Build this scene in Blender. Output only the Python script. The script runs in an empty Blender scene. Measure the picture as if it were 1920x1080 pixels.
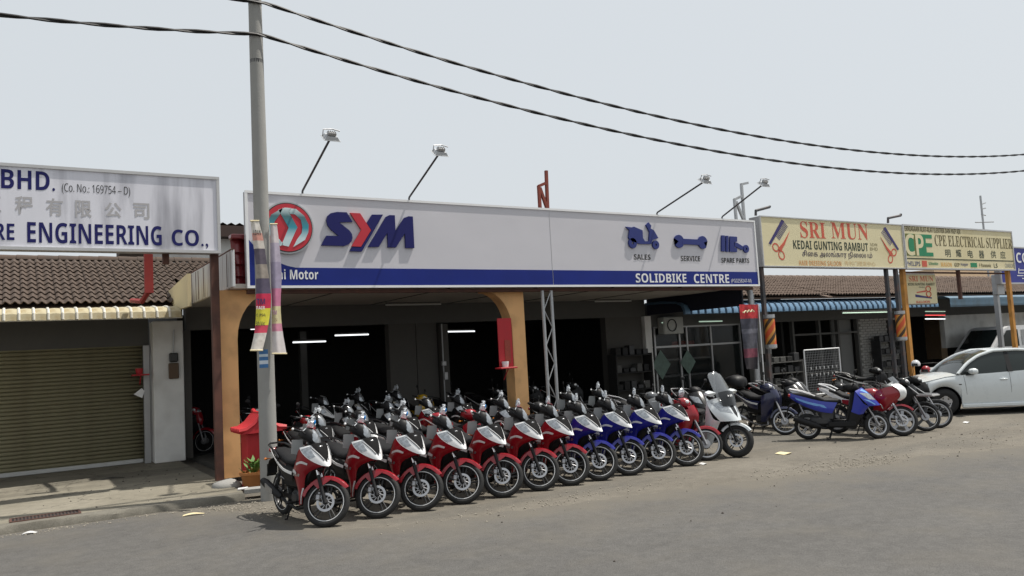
import bpy, bmesh, math, random
from mathutils import Vector, Matrix
import numpy as np
random.seed(7)
SC = bpy.context.scene
COL = SC.collection
rad = math.radians
PI = math.pi
# ------------------------------------------------------------------ camera
# X runs along the shop fronts, Y goes into the shops, Z is up; metres.
CAMZ, FPX = 2.05, 1500.0
PITCH, ROLL, YAW = 0.0798833, 0.0551760, 0.5629488
def _axes():
    f = np.array([math.sin(YAW)*math.cos(PITCH), math.cos(YAW)*math.cos(PITCH), math.sin(PITCH)])
    r = np.array([math.cos(YAW), -math.sin(YAW), 0.0]); u = np.cross(r, f)
    r2 = math.cos(ROLL)*r - math.sin(ROLL)*u
    return r2, -np.cross(r2, f), f
CR, CD, CF = _axes()
cam = bpy.data.cameras.new('camera'); cam.sensor_width = 36; cam.lens = FPX/1920*36
cam.clip_start = 0.1; cam.clip_end = 3000
camo = bpy.data.objects.new('camera', cam); COL.objects.link(camo)
mw = Matrix.Identity(4)
for i in range(3):
    mw[i][0], mw[i][1], mw[i][2] = CR[i], -CD[i], -CF[i]
mw.translation = (0, 0, CAMZ); camo.matrix_world = mw
SC.camera = camo
# photo pixel -> point on a plane of the place
def ray(px, py): return CR*(px-960)/FPX + CD*(py-540)/FPX + CF
def gz(px, py, z=0.0): d = ray(px, py); t = (z-CAMZ)/d[2]; return Vector((d[0]*t, d[1]*t, z))
def gy(px, py, Y): d = ray(px, py); t = Y/d[1]; return Vector((d[0]*t, Y, CAMZ+d[2]*t))
def gx(px, py, X): d = ray(px, py); t = X/d[0]; return Vector((X, d[1]*t, CAMZ+d[2]*t))
# ------------------------------------------------------------------ sky and sun
SUN = Vector((0.44, -0.15, 1.0)).normalized()
el = math.asin(SUN.z)
W = bpy.data.worlds.new('World'); SC.world = W; W.use_nodes = True
nt = W.node_tree; nt.nodes.clear()
sky = nt.nodes.new('ShaderNodeTexSky'); sky.sky_type = 'NISHITA'; sky.sun_disc = False
sky.sun_elevation = el; sky.sun_rotation = math.atan2(SUN.x, SUN.y)
sky.air_density = 1.0; sky.dust_density = 6.0; sky.ozone_density = 1.0; sky.altitude = 30
mul = nt.nodes.new('ShaderNodeVectorMath'); mul.operation = 'SCALE'; mul.inputs['Scale'].default_value = 0.085
mixw = nt.nodes.new('ShaderNodeMix'); mixw.data_type = 'RGBA'; mixw.inputs[0].default_value = 0.80
mixw.inputs[7].default_value = (0.80, 0.845, 0.875, 1)
bg = nt.nodes.new('ShaderNodeBackground'); bg.inputs[1].default_value = 1.0
out = nt.nodes.new('ShaderNodeOutputWorld')
nt.links.new(sky.outputs[0], mul.inputs[0]); nt.links.new(mul.outputs[0], mixw.inputs[6])
nt.links.new(mixw.outputs[2], bg.inputs[0]); nt.links.new(bg.outputs[0], out.inputs[0])
sl = bpy.data.lights.new('sun', 'SUN'); sl.energy = 5.0; sl.angle = rad(0.8); sl.color = (1.0, 0.95, 0.87)
so = bpy.data.objects.new('sun', sl); COL.objects.link(so)
so.rotation_euler = SUN.to_track_quat('Z', 'Y').to_euler(); so.location = (0, 0, 30)
SC.view_settings.view_transform = 'Standard'; SC.view_settings.look = 'None'
SC.view_settings.exposure = 0.0; SC.view_settings.gamma = 1.0; SC.view_settings.use_curve_mapping = False
try:
    SC.cycles.max_bounces = 6; SC.cycles.diffuse_bounces = 3; SC.cycles.glossy_bounces = 3
    SC.cycles.transmission_bounces = 4; SC.cycles.transparent_max_bounces = 6
except Exception: pass
# ------------------------------------------------------------------ materials
def lin(c): return tuple(((x/255)/12.92 if x/255 <= 0.04045 else ((x/255+0.055)/1.055)**2.4) for x in c)
MATS = {}
def mat(name, col, rough=0.6, metal=0.0, var=0.12, scale=6.0, bump=0.0, bscale=40.0, coat=0.0, emit=0.0,
        stretch=(1, 1, 1), stain=None, stain_amt=0.0, stain_scale=2.0, alpha=1.0, trans=0.0, spec=0.5):
    if name in MATS: return MATS[name]
    m = bpy.data.materials.new(name); m.use_nodes = True; n = m.node_tree.nodes; L = m.node_tree.links
    b = n['Principled BSDF']; b.inputs['Roughness'].default_value = rough; b.inputs['Metallic'].default_value = metal
    b.inputs['Coat Weight'].default_value = coat; b.inputs['Coat Roughness'].default_value = 0.08
    b.inputs['Specular IOR Level'].default_value = spec
    b.inputs['Alpha'].default_value = alpha; b.inputs['Transmission Weight'].default_value = trans
    tc = n.new('ShaderNodeTexCoord'); mp = n.new('ShaderNodeMapping'); mp.inputs['Scale'].default_value = stretch
    L.new(tc.outputs['Object'], mp.inputs[0])
    nz = n.new('ShaderNodeTexNoise'); nz.inputs['Scale'].default_value = scale; nz.inputs['Detail'].default_value = 6
    L.new(mp.outputs[0], nz.inputs[0])
    mx = n.new('ShaderNodeMix'); mx.data_type = 'RGBA'
    mx.inputs[6].default_value = (*[x*(1-var) for x in col], 1); mx.inputs[7].default_value = (*[min(1, x*(1+var)) for x in col], 1)
    L.new(nz.outputs[0], mx.inputs[0]); last = mx.outputs[2]
    if stain:
        n2 = n.new('ShaderNodeTexNoise'); n2.inputs['Scale'].default_value = stain_scale; n2.inputs['Detail'].default_value = 5
        L.new(mp.outputs[0], n2.inputs[0])
        rp = n.new('ShaderNodeValToRGB'); rp.color_ramp.elements[0].position = 0.48; rp.color_ramp.elements[1].position = 0.72
        rp.color_ramp.elements[1].color = (stain_amt,)*3+(1,)
        L.new(n2.outputs[0], rp.inputs[0]); m2 = n.new('ShaderNodeMix'); m2.data_type = 'RGBA'
        L.new(rp.outputs[0], m2.inputs[0]); L.new(last, m2.inputs[6]); m2.inputs[7].default_value = (*stain, 1); last = m2.outputs[2]
    L.new(last, b.inputs['Base Color'])
    rr = n.new('ShaderNodeMapRange'); rr.inputs[3].default_value = max(0.02, rough-0.08); rr.inputs[4].default_value = min(1, rough+0.1)
    L.new(nz.outputs[0], rr.inputs[0]); L.new(rr.outputs[0], b.inputs['Roughness'])
    if bump:
        n3 = n.new('ShaderNodeTexNoise'); n3.inputs['Scale'].default_value = bscale; n3.inputs['Detail'].default_value = 5
        L.new(tc.outputs['Object'], n3.inputs[0]); bp = n.new('ShaderNodeBump'); bp.inputs['Strength'].default_value = bump
        bp.inputs['Distance'].default_value = 0.02; L.new(n3.outputs[0], bp.inputs['Height']); L.new(bp.outputs[0], b.inputs['Normal'])
    if emit:
        L.new(last, b.inputs['Emission Color']); b.inputs['Emission Strength'].default_value = emit
    MATS[name] = m; return m
def ground_mat(name, c1, c2, c3, crack=0.0, speck=0.3):
    m = bpy.data.materials.new(name); m.use_nodes = True; n = m.node_tree.nodes; L = m.node_tree.links
    b = n['Principled BSDF']; b.inputs['Roughness'].default_value = 0.9; b.inputs['Specular IOR Level'].default_value = 0.35
    tc = n.new('ShaderNodeTexCoord')
    def noise(s, d=6, st=None):
        z = n.new('ShaderNodeTexNoise'); z.inputs['Scale'].default_value = s; z.inputs['Detail'].default_value = d; z.inputs['Roughness'].default_value = 0.62
        if st:
            q = n.new('ShaderNodeMapping'); q.inputs['Scale'].default_value = st; q.inputs['Rotation'].default_value = (0, 0, 0.2); L.new(tc.outputs['Object'], q.inputs[0]); L.new(q.outputs[0], z.inputs[0])
        else: L.new(tc.outputs['Object'], z.inputs[0])
        return z
    def ramp(src, a, bb):
        r = n.new('ShaderNodeValToRGB'); r.color_ramp.elements[0].position = a; r.color_ramp.elements[1].position = bb; L.new(src, r.inputs[0]); return r
    def mixc(f, a, bcol):
        x = n.new('ShaderNodeMix'); x.data_type = 'RGBA'; L.new(f, x.inputs[0])
        if isinstance(a, tuple): x.inputs[6].default_value = (*a, 1)
        else: L.new(a, x.inputs[6])
        if isinstance(bcol, tuple): x.inputs[7].default_value = (*bcol, 1)
        else: L.new(bcol, x.inputs[7])
        return x.outputs[2]
    big = noise(0.55, 8); patch = noise(0.22, 4, (0.6, 2.2, 1)); fine = noise(95, 3); mid = noise(7, 7)
    c = mixc(ramp(big.outputs[0], 0.35, 0.68).outputs[0], c1, c2)
    r2 = ramp(patch.outputs[0], 0.5, 0.66); c = mixc(r2.outputs[0], c, c3)
    d = n.new('ShaderNodeMix'); d.data_type = 'RGBA'; d.blend_type = 'OVERLAY'; d.inputs[0].default_value = 0.35; L.new(c, d.inputs[6]); L.new(mid.outputs[0], d.inputs[7]); c = d.outputs[2]
    e = n.new('ShaderNodeMix'); e.data_type = 'RGBA'; e.blend_type = 'OVERLAY'; e.inputs[0].default_value = speck; L.new(c, e.inputs[6])
    L.new(ramp(fine.outputs[0], 0.32, 0.68).outputs[0], e.inputs[7]); c = e.outputs[2]
    if crack:
        v = n.new('ShaderNodeTexVoronoi'); v.feature = 'DISTANCE_TO_EDGE'; v.inputs['Scale'].default_value = 0.55
        wv = noise(1.6, 4); ad = n.new('ShaderNodeMix'); ad.data_type = 'RGBA'; ad.blend_type = 'ADD'; ad.inputs[0].default_value = 0.9
        L.new(tc.outputs['Object'], ad.inputs[6]); L.new(wv.outputs[1], ad.inputs[7]); L.new(ad.outputs[2], v.inputs[0])
        cr = ramp(v.outputs[0], 0.0, 0.012); cr.color_ramp.elements[0].color = (crack,)*3+(1,); cr.color_ramp.elements[1].color = (0, 0, 0, 1)
        c = mixc(cr.outputs[0], c, tuple(x*0.35 for x in c1))
    L.new(c, b.inputs['Base Color'])
    bp = n.new('ShaderNodeBump'); bp.inputs['Strength'].default_value = 0.5; bp.inputs['Distance'].default_value = 0.012
    hm = n.new('ShaderNodeMath'); hm.operation = 'ADD'; L.new(fine.outputs[0], hm.inputs[0]); L.new(mid.outputs[0], hm.inputs[1])
    L.new(hm.outputs[0], bp.inputs['Height']); L.new(bp.outputs[0], b.inputs['Normal'])
    return m
# ------------------------------------------------------------------ mesh builder
class MB:
    def __init__(s, X=None): s.v = []; s.f = []; s.X = X
    def add(s, vs, fs, M=None):
        o = len(s.v)
        for p in vs:
            p = Vector(p)
            if M: p = M @ p
            if s.X: p = s.X(p)
            s.v.append(p)
        s.f += [tuple(i+o for i in q) for q in fs]; return s
    def box(s, c, d, M=None):
        x, y, z = [k/2 for k in d]; c = Vector(c)
        vs = [c+Vector((a*x, b*y, e*z)) for a in (-1, 1) for b in (-1, 1) for e in (-1, 1)]
        return s.add(vs, [(0, 1, 3, 2), (4, 6, 7, 5), (0, 4, 5, 1), (2, 3, 7, 6), (0, 2, 6, 4), (1, 5, 7, 3)], M)
    def hull(s, pts, M=None):
        bm = bmesh.new()
        for p in pts: bm.verts.new(p)
        bmesh.ops.convex_hull(bm, input=bm.verts); bm.verts.ensure_lookup_table()
        bmesh.ops.delete(bm, geom=[v for v in bm.verts if not v.link_faces], context='VERTS'); bm.verts.index_update()
        s.add([v.co.copy() for v in bm.verts], [[v.index for v in f.verts] for f in bm.faces], M); bm.free(); return s
    def rbox(s, c, d, b=0.02, M=None):
        x, y, z = [k/2 for k in d]; P = []
        for a in (-1, 1):
            for e in (-1, 1):
                for g in (-1, 1):
                    P += [(c[0]+a*(x-b), c[1]+e*(y-b), c[2]+g*z), (c[0]+a*(x-b), c[1]+e*y, c[2]+g*(z-b)), (c[0]+a*x, c[1]+e*(y-b), c[2]+g*(z-b))]
        return s.hull(P, M)
    def tube(s, pts, r, n=8, cap=True, M=None):
        P = [Vector(p) for p in pts]; R = r if isinstance(r, (list, tuple)) else [r]*len(P); vs = []; up = None
        for i, p in enumerate(P):
            t = (P[min(i+1, len(P)-1)]-P[max(i-1, 0)]).normalized()
            if up is None: up = t.orthogonal().normalized()
            up = (up - t*up.dot(t)).normalized(); w = t.cross(up)
            vs += [p+(up*math.cos(2*PI*k/n)+w*math.sin(2*PI*k/n))*R[i] for k in range(n)]
        fs = [(i*n+k, i*n+(k+1) % n, (i+1)*n+(k+1) % n, (i+1)*n+k) for i in range(len(P)-1) for k in range(n)]
        if cap: fs += [tuple(range(n))[::-1], tuple((len(P)-1)*n+k for k in range(n))]
        return s.add(vs, fs, M)
    def lathe(s, prof, c=(0, 0, 0), axis='y', n=24, closed=False, M=None):
        c = Vector(c); vs = []
        for k in range(n):
            a = 2*PI*k/n; ca, sa = math.cos(a), math.sin(a)
            for r, h in prof:
                vs.append(c+(Vector((r*ca, h, r*sa)) if axis == 'y' else Vector((r*ca, r*sa, h)) if axis == 'z' else Vector((h, r*ca, r*sa))))
        m = len(prof); fs = []
        for k in range(n):
            k2 = (k+1) % n
            for i in range(m if closed else m-1):
                j = (i+1) % m; fs.append((k*m+i, k2*m+i, k2*m+j, k*m+j))
        return s.add(vs, fs, M)
    def grid(s, rows, t=0.0, M=None):
        P = [[Vector(p) for p in r] for r in rows]; a, b = len(P), len(P[0]); vs = [p for r in P for p in r]
        fs = [(i*b+j, i*b+j+1, (i+1)*b+j+1, (i+1)*b+j) for i in range(a-1) for j in range(b-1)]
        if t:
            N = [Vector() for _ in vs]
            for q in fs:
                nn = (vs[q[2]]-vs[q[0]]).cross(vs[q[3]]-vs[q[1]])
                for k in q: N[k] += nn
            o = len(vs); vs = vs+[v-(N[i].normalized() if N[i].length > 1e-12 else Vector((0, 0, 1)))*t for i, v in enumerate(vs)]
            fs = fs+[tuple(k+o for k in q[::-1]) for q in fs]
            ring = [j for j in range(b)]+[i*b+b-1 for i in range(1, a)]+[(a-1)*b+j for j in range(b-2, -1, -1)]+[i*b for i in range(a-2, 0, -1)]
            fs += [(ring[k], ring[k]+o, ring[(k+1) % len(ring)]+o, ring[(k+1) % len(ring)]) for k in range(len(ring))]
        return s.add(vs, fs, M)
    def patch(s, rows, su=3, t=0.006, mirror=False, M=None):
        def cr(P, k):
            P = [Vector(p) for p in P]; o = []
            for i in range(len(P)-1):
                a = P[i-1] if i else P[0]*2-P[1]; d = P[i+2] if i+2 < len(P) else P[-1]*2-P[-2]; b, c = P[i], P[i+1]
                for j in range(k):
                    u = j/k; o.append(0.5*((2*b)+(c-a)*u+(2*a-5*b+4*c-d)*u*u+(3*b-a-3*c+d)*u**3))
            return o+[P[-1]]
        R = [cr(r, su) for r in rows]; C = list(zip(*R)); C = [cr(c, su) for c in C]; G = list(zip(*C))
        s.grid(G, t, M)
        if mirror: s.grid([[Vector((p.x, -p.y, p.z)) for p in r][::-1] for r in G], t, M)
        return s
    def loft(s, rings, cap=True, M=None):
        n = len(rings[0]); vs = [p for r in rings for p in r]
        fs = [(i*n+k, i*n+(k+1) % n, (i+1)*n+(k+1) % n, (i+1)*n+k) for i in range(len(rings)-1) for k in range(n)]
        if cap: fs += [tuple(range(n))[::-1], tuple((len(rings)-1)*n+k for k in range(n))]
        return s.add(vs, fs, M)
    def poly(s, pts, n0, n1, fr=None):
        """2D outline (concave allowed) extruded from n0 to n1 along the third axis; fr maps (u,v,w)->point"""
        fr = fr or (lambda u, v, w: (u, -w, v))
        bm = bmesh.new(); a = [bm.verts.new((p[0], p[1], 0)) for p in pts]; bm.faces.new(a)
        bmesh.ops.triangulate(bm, faces=bm.faces[:]); bm.verts.index_update(); tr = [[v.index for v in f.verts] for f in bm.faces]; bm.free()
        n = len(pts); vs = [fr(p[0], p[1], n1) for p in pts]+[fr(p[0], p[1], n0) for p in pts]
        fs = tr+[[i+n for i in q[::-1]] for q in tr]+[(i, i+n, (i+1) % n+n, (i+1) % n) for i in range(n)]
        return s.add(vs, fs)
    def ball(s, c, r, n=12, m=8, M=None, f=None):
        vs = []; r = r if isinstance(r, (tuple, list)) else (r, r, r)
        for i in range(m+1):
            t = PI*i/m
            for k in range(n):
                a = 2*PI*k/n; p = Vector((c[0]+r[0]*math.sin(t)*math.cos(a), c[1]+r[1]*math.sin(t)*math.sin(a), c[2]+r[2]*math.cos(t)))
                vs.append(f(p) if f else p)
        return s.add(vs, [(i*n+k, (i+1)*n+k, (i+1)*n+(k+1) % n, i*n+(k+1) % n) for i in range(m) for k in range(n)], M)
    def mesh(s, name):
        me = bpy.data.meshes.new(name); me.from_pydata([tuple(v) for v in s.v], [], [list(q) for q in s.f]); me.validate()
        bm = bmesh.new(); bm.from_mesh(me); bmesh.ops.remove_doubles(bm, verts=bm.verts, dist=1e-5)
        bmesh.ops.recalc_face_normals(bm, faces=bm.faces); bm.to_mesh(me); bm.free()
        return me
    def build(s, name, m, parent=None, smooth=True, angle=40, **tags):
        me = s.mesh(name)
        if smooth:
            for p in me.polygons: p.use_smooth = True
            me.set_sharp_from_angle(angle=rad(angle))
        me.materials.append(m); return link(name, me, parent, **tags)
def link(name, data, parent=None, **tags):
    o = bpy.data.objects.new(name, data); COL.objects.link(o); o.parent = parent
    for k, v in tags.items(): o[k] = v
    return o
def ring(x, hw, z0, z1, n=14, p=2.6, cy=0.0):
    zc, hz = (z0+z1)/2, (z1-z0)/2; R = []
    for k in range(n):
        a = 2*PI*k/n; c, s_ = math.cos(a), math.sin(a)
        R.append(Vector((x, cy+hw*math.copysign(abs(c)**(2/p), c), zc+hz*math.copysign(abs(s_)**(2/p), s_))))
    return R
def thing(name, label, cat, loc=(0, 0, 0), rz=0.0, group=None):
    o = bpy.data.objects.new(name, None); COL.objects.link(o); o.empty_display_size = 0.2
    o.location = loc; o.rotation_euler = (0, 0, rz); o['label'] = label; o['category'] = cat
    if group: o['group'] = group
    return o
def tag(o, label, cat, group=None):
    o['label'] = label; o['category'] = cat
    if group: o['group'] = group
    return o
def copy_tree(o, parent=None, kids=None):
    kids = kids or KIDS()
    c = o.copy(); COL.objects.link(c); c.parent = parent
    for ch in kids.get(o.name, []): copy_tree(ch, c, kids)
    return c
def KIDS():
    d = {}
    for o in bpy.data.objects:
        if o.parent: d.setdefault(o.parent.name, []).append(o)
    return d
# text as thin mesh standing on a sign (u along X, v up, facing -Y)
_txt = {}
def alpha(s, kind):
    """plain letters -> the bold sans / sans / bold serif letters of the built-in fonts"""
    U, L_, D = {'b': (0x1D5D4, 0x1D5EE, 0x1D7EC), 's': (0x1D5A0, 0x1D5BA, 0x1D7E2), 'r': (0x1D400, 0x1D41A, 0x1D7CE)}[kind]
    return ''.join(chr(U+ord(ch)-65) if 'A' <= ch <= 'Z' else chr(L_+ord(ch)-97) if 'a' <= ch <= 'z' else chr(D+ord(ch)-48) if '0' <= ch <= '9' else ch for ch in s)
def text_geo(s, bold=0.0, spacing=1.0):
    k = (s, bold, spacing)
    if k in _txt: return _txt[k]
    c = bpy.data.curves.new('t', 'FONT'); c.body = s; c.offset = bold; c.space_character = spacing; c.resolution_u = 3
    o = bpy.data.objects.new('t', c); COL.objects.link(o); dg = bpy.context.evaluated_depsgraph_get(); dg.update()
    me = bpy.data.meshes.new_from_object(o.evaluated_get(dg))
    V = [v.co.copy() for v in me.vertices]; F = [list(p.vertices) for p in me.polygons]
    bpy.data.objects.remove(o); bpy.data.curves.remove(c); bpy.data.meshes.remove(me)
    _txt[k] = (V, F); return V, F
def put_text(mb, s, x0, x1, z0, z1, y, bold=0.0, spacing=1.0, thick=0.0, slant=0.0, fr=None):
    V, F = text_geo(s, bold, spacing)
    a = min(v.x for v in V); b = max(v.x for v in V); c = min(v.y for v in V); d = max(v.y for v in V)
    fr = fr or (lambda u, v: Vector((u, y, v)))
    P = []
    for v in V:
        h = (v.y-c)/(d-c); P.append(fr(x0+(v.x-a)/(b-a)*(x1-x0)+slant*h, z0+h*(z1-z0)))
    mb.add(P, F)
    return mb
# ------------------------------------------------------------------ shared materials
RED = lin((138, 5, 24)); BLU = lin((30, 34, 130))
m_red = mat('red_paint', RED, 0.3, var=0.05, coat=0.35)
m_blue = mat('blue_paint', lin((22, 26, 124)), 0.3, var=0.05, coat=0.35)
m_white = mat('white_paint', (0.78, 0.78, 0.78), 0.3, var=0.04, coat=0.5)
m_black = mat('black_plastic', (0.011, 0.011, 0.012), 0.5, var=0.2, spec=0.25)
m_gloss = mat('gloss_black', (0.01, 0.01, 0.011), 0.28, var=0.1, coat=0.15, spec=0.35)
m_seat = mat('seat_vinyl', (0.012, 0.012, 0.013), 0.6, var=0.2, bump=0.15, bscale=160, spec=0.22)
m_rub = mat('tyre_rubber', (0.012, 0.012, 0.012), 0.8, var=0.25, bump=0.2, bscale=60)
m_rim = mat('black_rim', (0.02, 0.02, 0.021), 0.35, var=0.1)
m_silver = mat('silver_metal', (0.42, 0.42, 0.43), 0.34, metal=0.85, var=0.08)
m_chrome = mat('chrome', (0.75, 0.75, 0.76), 0.12, metal=1.0, var=0.04)
m_alu = mat('cast_aluminium', (0.34, 0.34, 0.35), 0.45, metal=0.7, var=0.15)
m_dark = mat('dark_engine', (0.05, 0.05, 0.052), 0.5, metal=0.4, var=0.3)
m_lens = mat('lamp_lens', (0.34, 0.36, 0.38), 0.16, metal=0.5, var=0.75, scale=30, coat=0.5)
m_stripe = mat('rim_tape', (0.62, 0.62, 0.62), 0.4, var=0.05)
m_grey = mat('grey_panel', (0.36, 0.37, 0.37), 0.55, var=0.08)
m_wrap = mat('plastic_film', (0.5, 0.53, 0.56), 0.25, var=0.45, scale=18, coat=0.4, alpha=0.85)
m_sticker = mat('blue_sticker', lin((20, 120, 190)), 0.4)
m_matte = mat('matte_black', (0.008, 0.008, 0.0085), 0.75, var=0.2, spec=0.08)
m_tail = mat('tail_lamp_red', (0.3, 0.01, 0.01), 0.2, coat=0.5)
m_amber = mat('amber_lens', (0.6, 0.18, 0.02), 0.2, coat=0.5)
m_navy = mat('navy_paint', lin((30, 34, 66)), 0.3, var=0.06, coat=0.5)
m_sblue = mat('bright_blue_paint', lin((10, 38, 152)), 0.32, var=0.06, coat=0.6)
m_gpaint = mat('grey_paint', lin((96, 98, 100)), 0.3, metal=0.3, var=0.06, coat=0.5)
m_pearl = mat('pearl_white_paint', (0.62, 0.66, 0.68), 0.25, var=0.04, coat=0.8)
m_maroon = mat('maroon_paint', lin((140, 12, 30)), 0.28, var=0.06, coat=0.6)
m_screen = mat('tinted_screen', (0.22, 0.24, 0.26), 0.08, var=0.05, alpha=0.42, coat=0.3)
m_smoke = mat('smoked_screen', (0.03, 0.033, 0.036), 0.15, var=0.05, alpha=0.88, spec=0.25)
m_lblue = mat('light_blue_decal', lin((110, 160, 215)), 0.35)
m_yellow = mat('yellow_paint', lin((190, 150, 20)), 0.35, coat=0.4)
m_plate = mat('plate_black', (0.015, 0.015, 0.015), 0.4)
m_pink = mat('red_white_tape', lin((205, 120, 125)), 0.4, var=0.5, scale=30)

def steer_fn(head, axis, ang, dz=0.0):
    R = Matrix.Rotation(ang, 4, Vector(axis).normalized()); H = Vector(head)
    return lambda p: H+R @ (Vector(p)-H)+Vector((0, 0, dz))
def wheel(parent, name, c, R, w, X=None, style='cast', disc=None, rimmat=None, stripe=None, tyre_m=None):
    """tyre, rim, stripe, disc round the y axis at c; disc = side of the brake disc"""
    c = Vector(c); rm = rimmat or m_rim; ri = R-w*0.95
    b = MB(X); b.lathe([(ri+0.004, -w*0.32), (ri+0.012, -w*0.42), (ri-0.012, -w*0.40), (ri-0.02, 0), (ri-0.012, w*0.40), (ri+0.012, w*0.42), (ri+0.004, w*0.32)], c, n=36, closed=True)
    if style == 'cast':
        for k in range(5):
            for sgn in (-0.13, 0.13):
                a = 2*PI*k/5+0.3; a0, a1 = a+sgn*2.2, a+sgn
                p0 = c+Vector((0.035*math.cos(a0), 0, 0.035*math.sin(a0))); p1 = c+Vector(((ri-0.01)*math.cos(a1), 0, (ri-0.01)*math.sin(a1)))
                b.tube([p0, p1], [0.016, 0.010], 6)
    elif style == 'star':
        for k in range(5):
            a = 2*PI*k/5+0.2; d = Vector((math.cos(a), 0, math.sin(a))); q = Vector((-d.z, 0, d.x))
            b.hull([c+d*0.03+q*s1*0.022+Vector((0, s2*0.02, 0)) for s1 in (-1, 1) for s2 in (-1, 1)]+[c+d*(ri-0.006)+q*s1*0.03+Vector((0, s2*0.02, 0)) for s1 in (-1, 1) for s2 in (-1, 1)])
    else:
        for k in range(18):
            a = 2*PI*k/18; a1 = a+(0.5 if k % 2 else -0.5); y = 0.025 if k % 4 < 2 else -0.025
            b.tube([c+Vector((0.03*math.cos(a1), y, 0.03*math.sin(a1))), c+Vector(((ri-0.008)*math.cos(a), 0, (ri-0.008)*math.sin(a)))], 0.0022, 4, cap=False)
    b.lathe([(0.0, -0.05), (0.03, -0.05), (0.045, -0.03), (0.045, 0.03), (0.03, 0.05), (0.0, 0.05)], c, n=14)
    wo = b.build(name, rm, parent)
    t = MB(X); pr = []
    for k in range(10):
        a = PI*(k/9)-PI/2
        pr.append((R-w*0.62+w*0.62*math.cos(a)*1.0 if True else 0, w*0.56*math.sin(a)))
    pr = [(ri+0.003, -w*0.36)]+pr+[(ri+0.003, w*0.36)]
    t.lathe(pr, c, n=40, closed=True).build('tyre', tyre_m or m_rub, wo, angle=50)
    if stripe:
        s_ = MB(X)
        for sd in (-1, 1): s_.lathe([(ri+0.003, sd*w*0.43), (ri+0.003, sd*w*0.47), (ri-0.005, sd*w*0.46), (ri-0.005, sd*w*0.42)], c, n=36, closed=True)
        s_.build('rim_stripe', stripe, wo)
    if disc:
        d = MB(X); y = disc*0.062
        d.lathe([(0.116, y-0.003), (0.116, y+0.003), (0.086, y+0.003), (0.086, y-0.003)], c, n=28, closed=True)
        for k in range(10):
            a = 2*PI*k/10; d.tube([c+Vector((0.03*math.cos(a+0.5), y, 0.03*math.sin(a+0.5))), c+Vector((0.088*math.cos(a), y, 0.088*math.sin(a)))], 0.006, 5)
        for k in range(5):
            a = 2*PI*k/5; d.tube([c+Vector((0.052*math.cos(a), y, 0.052*math.sin(a))), c+Vector((0.052*math.cos(a+1.25), y, 0.052*math.sin(a+1.25)))], 0.005, 5)
        d.build('brake_disc', m_silver, wo)
        k_ = MB(X); a = rad(155); q = c+Vector((0.115*math.cos(a), y, 0.115*math.sin(a)))
        k_.rbox(q, (0.06, 0.05, 0.075), 0.012); k_.rbox(q+Vector((0.01, disc*0.02, 0.05)), (0.035, 0.03, 0.03), 0.008)
        k_.build('brake_caliper', m_alu, wo)
    return wo
def arc_fender(parent, c, R, hw, a0, a1, m, X=None, name='front_fender', drop=0.035, n=14, tip=0.6):
    b = MB(X); rows = []
    for k in range(n+1):
        a = rad(a0+(a1-a0)*k/n); ta = 1.0 if k > 3 else tip+(1-tip)*k/3; row = []
        for s_, dr in ((-1, drop), (-0.92, drop*0.35), (-0.5, 0.004), (0, 0), (0.5, 0.004), (0.92, drop*0.35), (1, drop)):
            r = R-dr; row.append(Vector((c[0]+r*math.cos(a), c[1]+s_*hw*ta, c[2]+r*math.sin(a))))
        rows.append(row)
    b.grid(rows, 0.004); return b.build(name, m, parent)
def crumple(p):
    import mathutils.noise as N
    return Vector(p)+N.noise_vector(Vector(p)*26)*0.035
def bars(parent, X, hx, hz, hw=0.33, tip=m_white, mirrors=True, back=0.10):
    b = MB(X); b.tube([(hx-back, hw, hz-0.01), (hx-0.03, 0.2, hz), (hx, 0.06, hz-0.02), (hx, -0.06, hz-0.02), (hx-0.03, -0.2, hz), (hx-back, -hw, hz-0.01)], 0.011, 8)
    b.tube([(hx, 0, hz-0.02), (hx+0.06, 0, hz-0.16)], 0.03, 8); b.build('handlebar', m_dark, parent)
    for s_ in (-1, 1):
        g = MB(X); g.tube([(hx-back*0.55, s_*hw*0.7, hz-0.004), (hx-back, s_*hw, hz-0.01)], 0.018, 8)
        go = g.build('grip', m_black, parent)
        e = MB(X); e.ball((hx-back-0.006, s_*(hw+0.012), hz-0.01), 0.017, 8, 6); e.build('bar_end', tip, go)
        lv = MB(X); lv.tube([(hx-0.01, s_*hw*0.66, hz), (hx-0.005, s_*hw*0.98, hz-0.012)], 0.006, 6); lv.build('brake_lever', m_silver, go)
        if mirrors:
            q = MB(X); q.tube([(hx-0.04, s_*hw*0.6, hz+0.01), (hx-0.02, s_*hw*0.75, hz+0.12), (hx-0.03, s_*hw*0.9, hz+0.19)], 0.006, 6)
            q.ball((hx-0.03, s_*hw*0.97, hz+0.22), (0.014, 0.055, 0.04), 12, 8); q.build('mirror', m_black, parent)
def forks(parent, X, axle, top, y=0.085, up=m_chrome, low=m_black, r=0.019):
    A, T = Vector(axle), Vector(top)
    for s_ in (-1, 1):
        o = Vector((0, s_*y, 0)); b = MB(X); mid = A+(T-A)*0.52
        b.tube([A+o-(T-A).normalized()*0.02, mid+o], r*1.25, 10); fo = b.build('fork_leg', low, parent)
        u = MB(X); u.tube([mid+o-(T-A)*0.02, T+o*0.9], r*0.95, 10); u.build('fork_tube', up, fo)

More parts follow.
